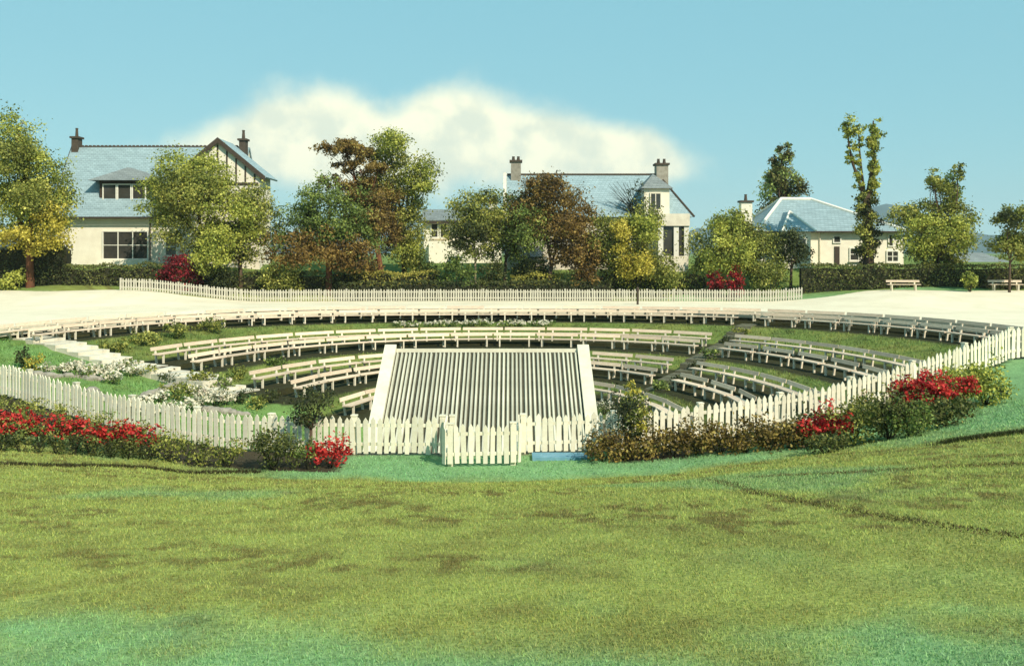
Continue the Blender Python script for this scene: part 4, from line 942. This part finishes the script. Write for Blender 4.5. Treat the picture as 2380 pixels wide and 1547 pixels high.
shrub('yellow bush behind the small round tree', 672, 965, 34, 50, YEL, D=25.0, leaf=.06, dens=150)
# edging rocks of the garden beds
def rocks(label_group, pts, lab):
    for (du, dv) in pts:
        p = hit(du, dv); s = random.uniform(.16, .30); m = MB()
        n0 = 7; ring = []
        for zi, (zz, rr) in enumerate(((-.4, 1.0), (.25, .95), (.6, .55))):
            for k in range(n0):
                a = 2 * math.pi * k / n0; q = rr * random.uniform(.75, 1.15); m.v.append((math.cos(a) * q * s * 1.4, math.sin(a) * q * s, zz * s))
        for zi in range(2):
            for k in range(n0): m.f.append((zi * n0 + k, zi * n0 + (k + 1) % n0, (zi + 1) * n0 + (k + 1) % n0, (zi + 1) * n0 + k))
        m.f.append(tuple(2 * n0 + k for k in range(n0))); m.f.append(tuple(reversed(range(n0))))
        o = put('rock', m.mesh('rock', M['rock']), None, p, random.uniform(0, 6)); tag(o, lab, 'rock', label_group)
rocks('rocks edging the garden lawns', [(210 + i * 11 + random.uniform(-4, 4), 908 + i * 6.2) for i in range(9)] + [(330 + i * 12, 922 - i * 4) for i in range(9)] + [(15 + i * 24, 868 + i * 1.5 + random.uniform(-3, 3)) for i in range(11)] + [(470 + i * 14, 952 + i * 1.5) for i in range(8)],
      'pale rough rock edging the rockery beside the garden lawns')

for du, dv, w, h_, pl in ((1585, 900, 60, 30, DARK), (1540, 905, 50, 26, MIDG), (1622, 862, 50, 28, DARK), (1650, 832, 44, 26, MIDG), (1690, 800, 44, 22, DARK), (1722, 776, 50, 20, OLV)):
    shrub('dark low shrub growing over the edge of the narrow radial steps', du, dv, w, h_, pl, leaf=.11, dens=150, group='shrubs along the radial steps')
# near beds
RG = 'red flowering plants in the row before the fence'
for i in range(9):
    du = 8 + i * 41; dv = 1030 + i * 3.5 + random.uniform(-5, 5)
    shrub('red flowering plant in the long scarlet row before the picket fence', du, dv, 74, 84 - i * 1.5 + random.uniform(-8, 6), MIDG, leaf=.065, dens=240, blossoms=RED, blossom_frac=.85, bl_leaf=.085, group=RG)
for i in range(9):
    shrub('leafy dark green plant at the foot of the long scarlet row', 5 + i * 42, 1046 + i * 2.6, 60, 50 + random.uniform(-6, 8), HEDGE if i % 2 else DARK, leaf=.06, dens=260, group='green edging plants below the scarlet row')
for i, (du, dv, w, h_) in enumerate([(10, 965, 90, 50), (75, 978, 100, 58), (160, 992, 100, 58), (240, 1008, 100, 58), (310, 1024, 80, 56)]):
    shrub('olive shrub filling the bed between the scarlet row and the fence', du, dv, w, h_, OLV, leaf=.06, dens=220, group='olive shrubs behind the scarlet row')
for i, (du, dv, w, h_) in enumerate([(395, 1072, 96, 80), (460, 1078, 96, 76), (530, 1084, 96, 76)]):
    shrub('pale green leafy shrub between the scarlet row and the round dark shrub', du, dv, w, h_, OLV, leaf=.065, dens=230, group='pale shrubs in the near bed')
shrub('large round dark green shrub before the fence', 640, 1090, 140, 112, HEDGE, leaf=.065, dens=300, bumps=7)
shrub('grey-green shrub squeezed beside the twin red bush', 718, 1090, 84, 76, MIDG, leaf=.06, dens=260)
shrub('twin-headed red flowering bush beside the bandstand wall', 770, 1085, 118, 84, RED, leaf=.085, dens=260, stem=True, depth=.7)
tree('small clipped tree with a round dark head behind the pickets', (722, 1030, 23.6), [(725, 945, 42, 36), (705, 965, 26, 22), (745, 930, 24, 22)], DARK, leaf=.07, dens=330, trunk=.045, clump=.8)
# hedge side
for i in range(9):
    du = 1400 + i * 55
    shrub('bronze-brown clipped shrub in the low hedge before the pickets', du, 1072 - i * 3.6, 108, 84 + random.uniform(-8, 8), BRNHEDGE, leaf=.075, dens=250, group='bronze shrubs of the low hedge', bumps=6)
tree('dark pointed shrub with yellow tips rising above the bronze hedge', (1465, 1050, 22.6), [(1465, 960, 36, 40), (1460, 925, 26, 30), (1470, 1000, 34, 30)], DARK, leaf=.065, dens=330, trunk=.04, name='shrub', cat='shrub', extra=[([(1458, 905, 24, 14), (1500, 990, 18, 32, -.2)], YEL), ([(1478, 945, 24, 30, -.3)], OLV)], clump=.8)
for (du, dv, w, h_, pl, lab) in [(1885, 1030, 120, 84, HEDGE, 'dark leafy bush where the bronze hedge ends'), (1985, 1034, 135, 100, OLV, 'olive bush next to the lower red flowers'), (2065, 1020, 140, 132, HEDGE, 'tall dark green bush between the two drifts of red flowers'),
                                 (2140, 965, 130, 112, OLV, 'tall olive bush behind the upper red flowers'), (2225, 945, 130, 112, LIME, 'full bright bush behind the last of the upper red flowers'), (2290, 940, 130, 118, LIME, 'light yellow-green bush at the top end of the fence planting'),
                                 (2020, 985, 110, 80, OLV, 'low olive bush squeezed against the climbing pickets'), (2250, 915, 110, 70, LIME, 'low lime green bush against the top of the climbing pickets'),
                                 (2120, 1012, 120, 88, MIDG, 'low mid-green bush in front of the upper red flowers'), (2200, 990, 130, 84, HEDGE, 'low dark bush in front of the upper red flowers')]:
    shrub(lab, du, dv, w, h_, pl, leaf=.075, dens=240, bumps=6)
shrub('low dark bush at the foot of the lower red flowers', 1920, 1052, 110, 52, HEDGE, leaf=.07, dens=240, bumps=6)
for i, (du, dv, w, h_) in enumerate([(1885, 1044, 70, 80), (1930, 1036, 86, 106), (1955, 1040, 56, 84)]):
    shrub('red flowering plant among the green bushes next to the bronze hedge', du, dv, w, h_, MIDG, leaf=.06, dens=130, blossoms=RED, blossom_frac=2.2, bl_leaf=.085, bz=.42, group='lower red flowers by the bronze hedge')
for i, (du, dv, w, h_) in enumerate([(2095, 985, 70, 102), (2140, 988, 80, 118), (2190, 980, 84, 122), (2240, 965, 70, 92)]):
    shrub('red flowering plant high in the bushes near the top of the climbing fence', du, dv, w, h_, MIDG, leaf=.06, dens=130, blossoms=RED, blossom_frac=2.2, bl_leaf=.085, bz=.45, group='upper red flowers by the climbing fence')
shrub('small orange-red flowering plant close against the climbing pickets', 1990, 955, 60, 56, pal((.5, .10, .04, 3), (.6, .2, .08, 2), (.3, .05, .02, 2)), leaf=.06, dens=200)
for i, (du, dv, w, h_) in enumerate([(2105, 985, 80, 110), (2165, 985, 90, 126), (2228, 965, 80, 96)]):
    shrub('red flowering plant high in the bushes near the top of the climbing fence', du, dv, w, h_, MIDG, leaf=.06, dens=160, blossoms=RED, blossom_frac=1.4, bl_leaf=.085, bz=.55, group='upper red flowers by the climbing fence')
shrub('small dark bush jutting onto the lawn at the end of the bushes', 2332, 925, 40, 40, DARK, leaf=.06, dens=260)

# ------------------------------------------------------------------ grass
def blades(name, X, Y, H, Wd, colmul=1.0, jitter=.25, col=None):
    n = len(X); Z = ground(X, Y) - .004; a = rng.random(n) * 2 * math.pi
    dx = np.cos(a) * Wd / 2; dy = np.sin(a) * Wd / 2
    lx = rng.normal(size=n) * H * .45; ly = rng.normal(size=n) * H * .45
    V = np.stack([np.stack([X - dx, Y - dy, Z], 1), np.stack([X + dx, Y + dy, Z], 1), np.stack([X + lx, Y + ly, Z + H], 1)], 1).reshape(-1, 3)
    c = (ground_col(X, Y) if col is None else np.broadcast_to(col, (n, 3))) * colmul * rng.uniform(1 - jitter, 1 + jitter, (n, 1)) * (1 + rng.normal(size=(n, 3)) * .06)
    return put(name, fast_mesh(name, V, np.arange(3 * n).reshape(-1, 3), M['leaf'], np.repeat(np.clip(c, .005, .9), 3, 0)))
def lawn_grass():
    n = 420000
    d = 3.2 * (26 / 3.2) ** (rng.random(n) ** .95); az = rng.uniform(-.62, .66, n)
    X = d * np.sin(az); Y = d * np.cos(az)
    k = (Y < fence_y(X) - np.where(X < -3.7, 1.7, np.where(X > 2.2, 1.1, .05))) & ~((np.abs(X + .8) < 1.05) & (Y > 21.9))
    X, Y, d = X[k], Y[k], d[k]; s = np.maximum(1, d / 7)
    tag(blades('grass', X, Y, rng.uniform(.010, .027, len(X)) * s ** .7, rng.uniform(.005, .010, len(X)) * s, 1.2), 'short mown lawn grass sloping down to the picket fence', 'grass', kind='stuff')
lawn_grass()
def bank_grass():
    n = 150000; X = rng.uniform(-25, 25, n); Y = rng.uniform(27, 62, n); r_ = horse(X, Y)
    k = np.zeros(n, bool)
    for a, b in ((7.5, 8.0), (12.3, 13.3), (17.7, 21.1)): k |= (r_ > a) & (r_ < b)
    k &= rng.random(n) < .75
    side = (X - ST0[0]) * STN[0] + (Y - ST0[1]) * STN[1]
    k = (k & (side < -1.2)) | ((side > 1.3) & (X < 0) & (r_ > 6) & (r_ < 23.8) & (rng.random(n) < .7))
    k &= (Y > fence_y(X) + .3)
    X, Y = X[k], Y[k]
    tag(blades('grass', X, Y, rng.uniform(.06, .17, len(X)), rng.uniform(.03, .06, len(X)), 1.15, .35), 'rough grass on the banks between the bench terraces', 'grass', kind='stuff')
bank_grass()
def tuft_line(pts, n, wid, h, col, name, lab):
    P = [hit(*q) for q in pts]; X = []; Y = []
    seg = [(a, b) for a, b in zip(P[:-1], P[1:])]; L = np.array([(b - a).length for a, b in seg]); L /= L.sum()
    for (a, b), l in zip(seg, L):
        k = int(n * l); t = rng.random(k); X.append(a.x + (b.x - a.x) * t + rng.normal(size=k) * wid); Y.append(a.y + (b.y - a.y) * t + rng.normal(size=k) * wid)
    X = np.concatenate(X); Y = np.concatenate(Y)
    tag(blades(name, X, Y, rng.uniform(.4, 1, len(X)) * h, rng.uniform(.012, .03, len(X)), 1, .4, np.array(col)), lab, 'grass', kind='stuff')
tuft_line([(0, 1078), (150, 1082), (350, 1088), (600, 1096)], 3200, .08, .09, (.05, .045, .016), 'grass', 'bank-edge shadow drawn as a line of dark grass by the scarlet row')  # dark blades stand in for the shadow along the bank edge
tuft_line([(1640, 1112), (1760, 1146), (1960, 1184), (2200, 1222), (2380, 1248)], 2600, .075, .035, (.10, .088, .03), 'grass', 'dark worn curving line across the open lawn')
tuft_line([(2190, 1030), (2280, 1016), (2390, 1004)], 2500, .10, .10, (.05, .06, .015), 'grass', 'shadow of a lawn bump drawn as dark grass below the last bush')  # blade colour carries the shadow of a bump in the lawn
tuft_line([(1750, 1108), (2000, 1096), (2200, 1082), (2390, 1076)], 2000, .16, .04, (.13, .11, .035), 'grass', 'faint brown grass streak running along the upper lawn')

# ------------------------------------------------------------------ air
hz = bpy.data.materials.new('haze'); hz.use_nodes = True; T = hz.node_tree
for n_ in list(T.nodes): T.nodes.remove(n_)
ho = N(T, 'ShaderNodeOutputMaterial'); hv = N(T, 'ShaderNodeVolumePrincipled'); hv.inputs['Density'].default_value = .00016; hv.inputs['Color'].default_value = (.72, .90, 1, 1)
T.links.new(hv.outputs[0], ho.inputs['Volume'])
hb = MB().box(-3500, 3500, -3500, 3500, -20, 165).build('haze', hz); tag(hb, 'thin pale blue air over the whole place', 'haze', kind='stuff')
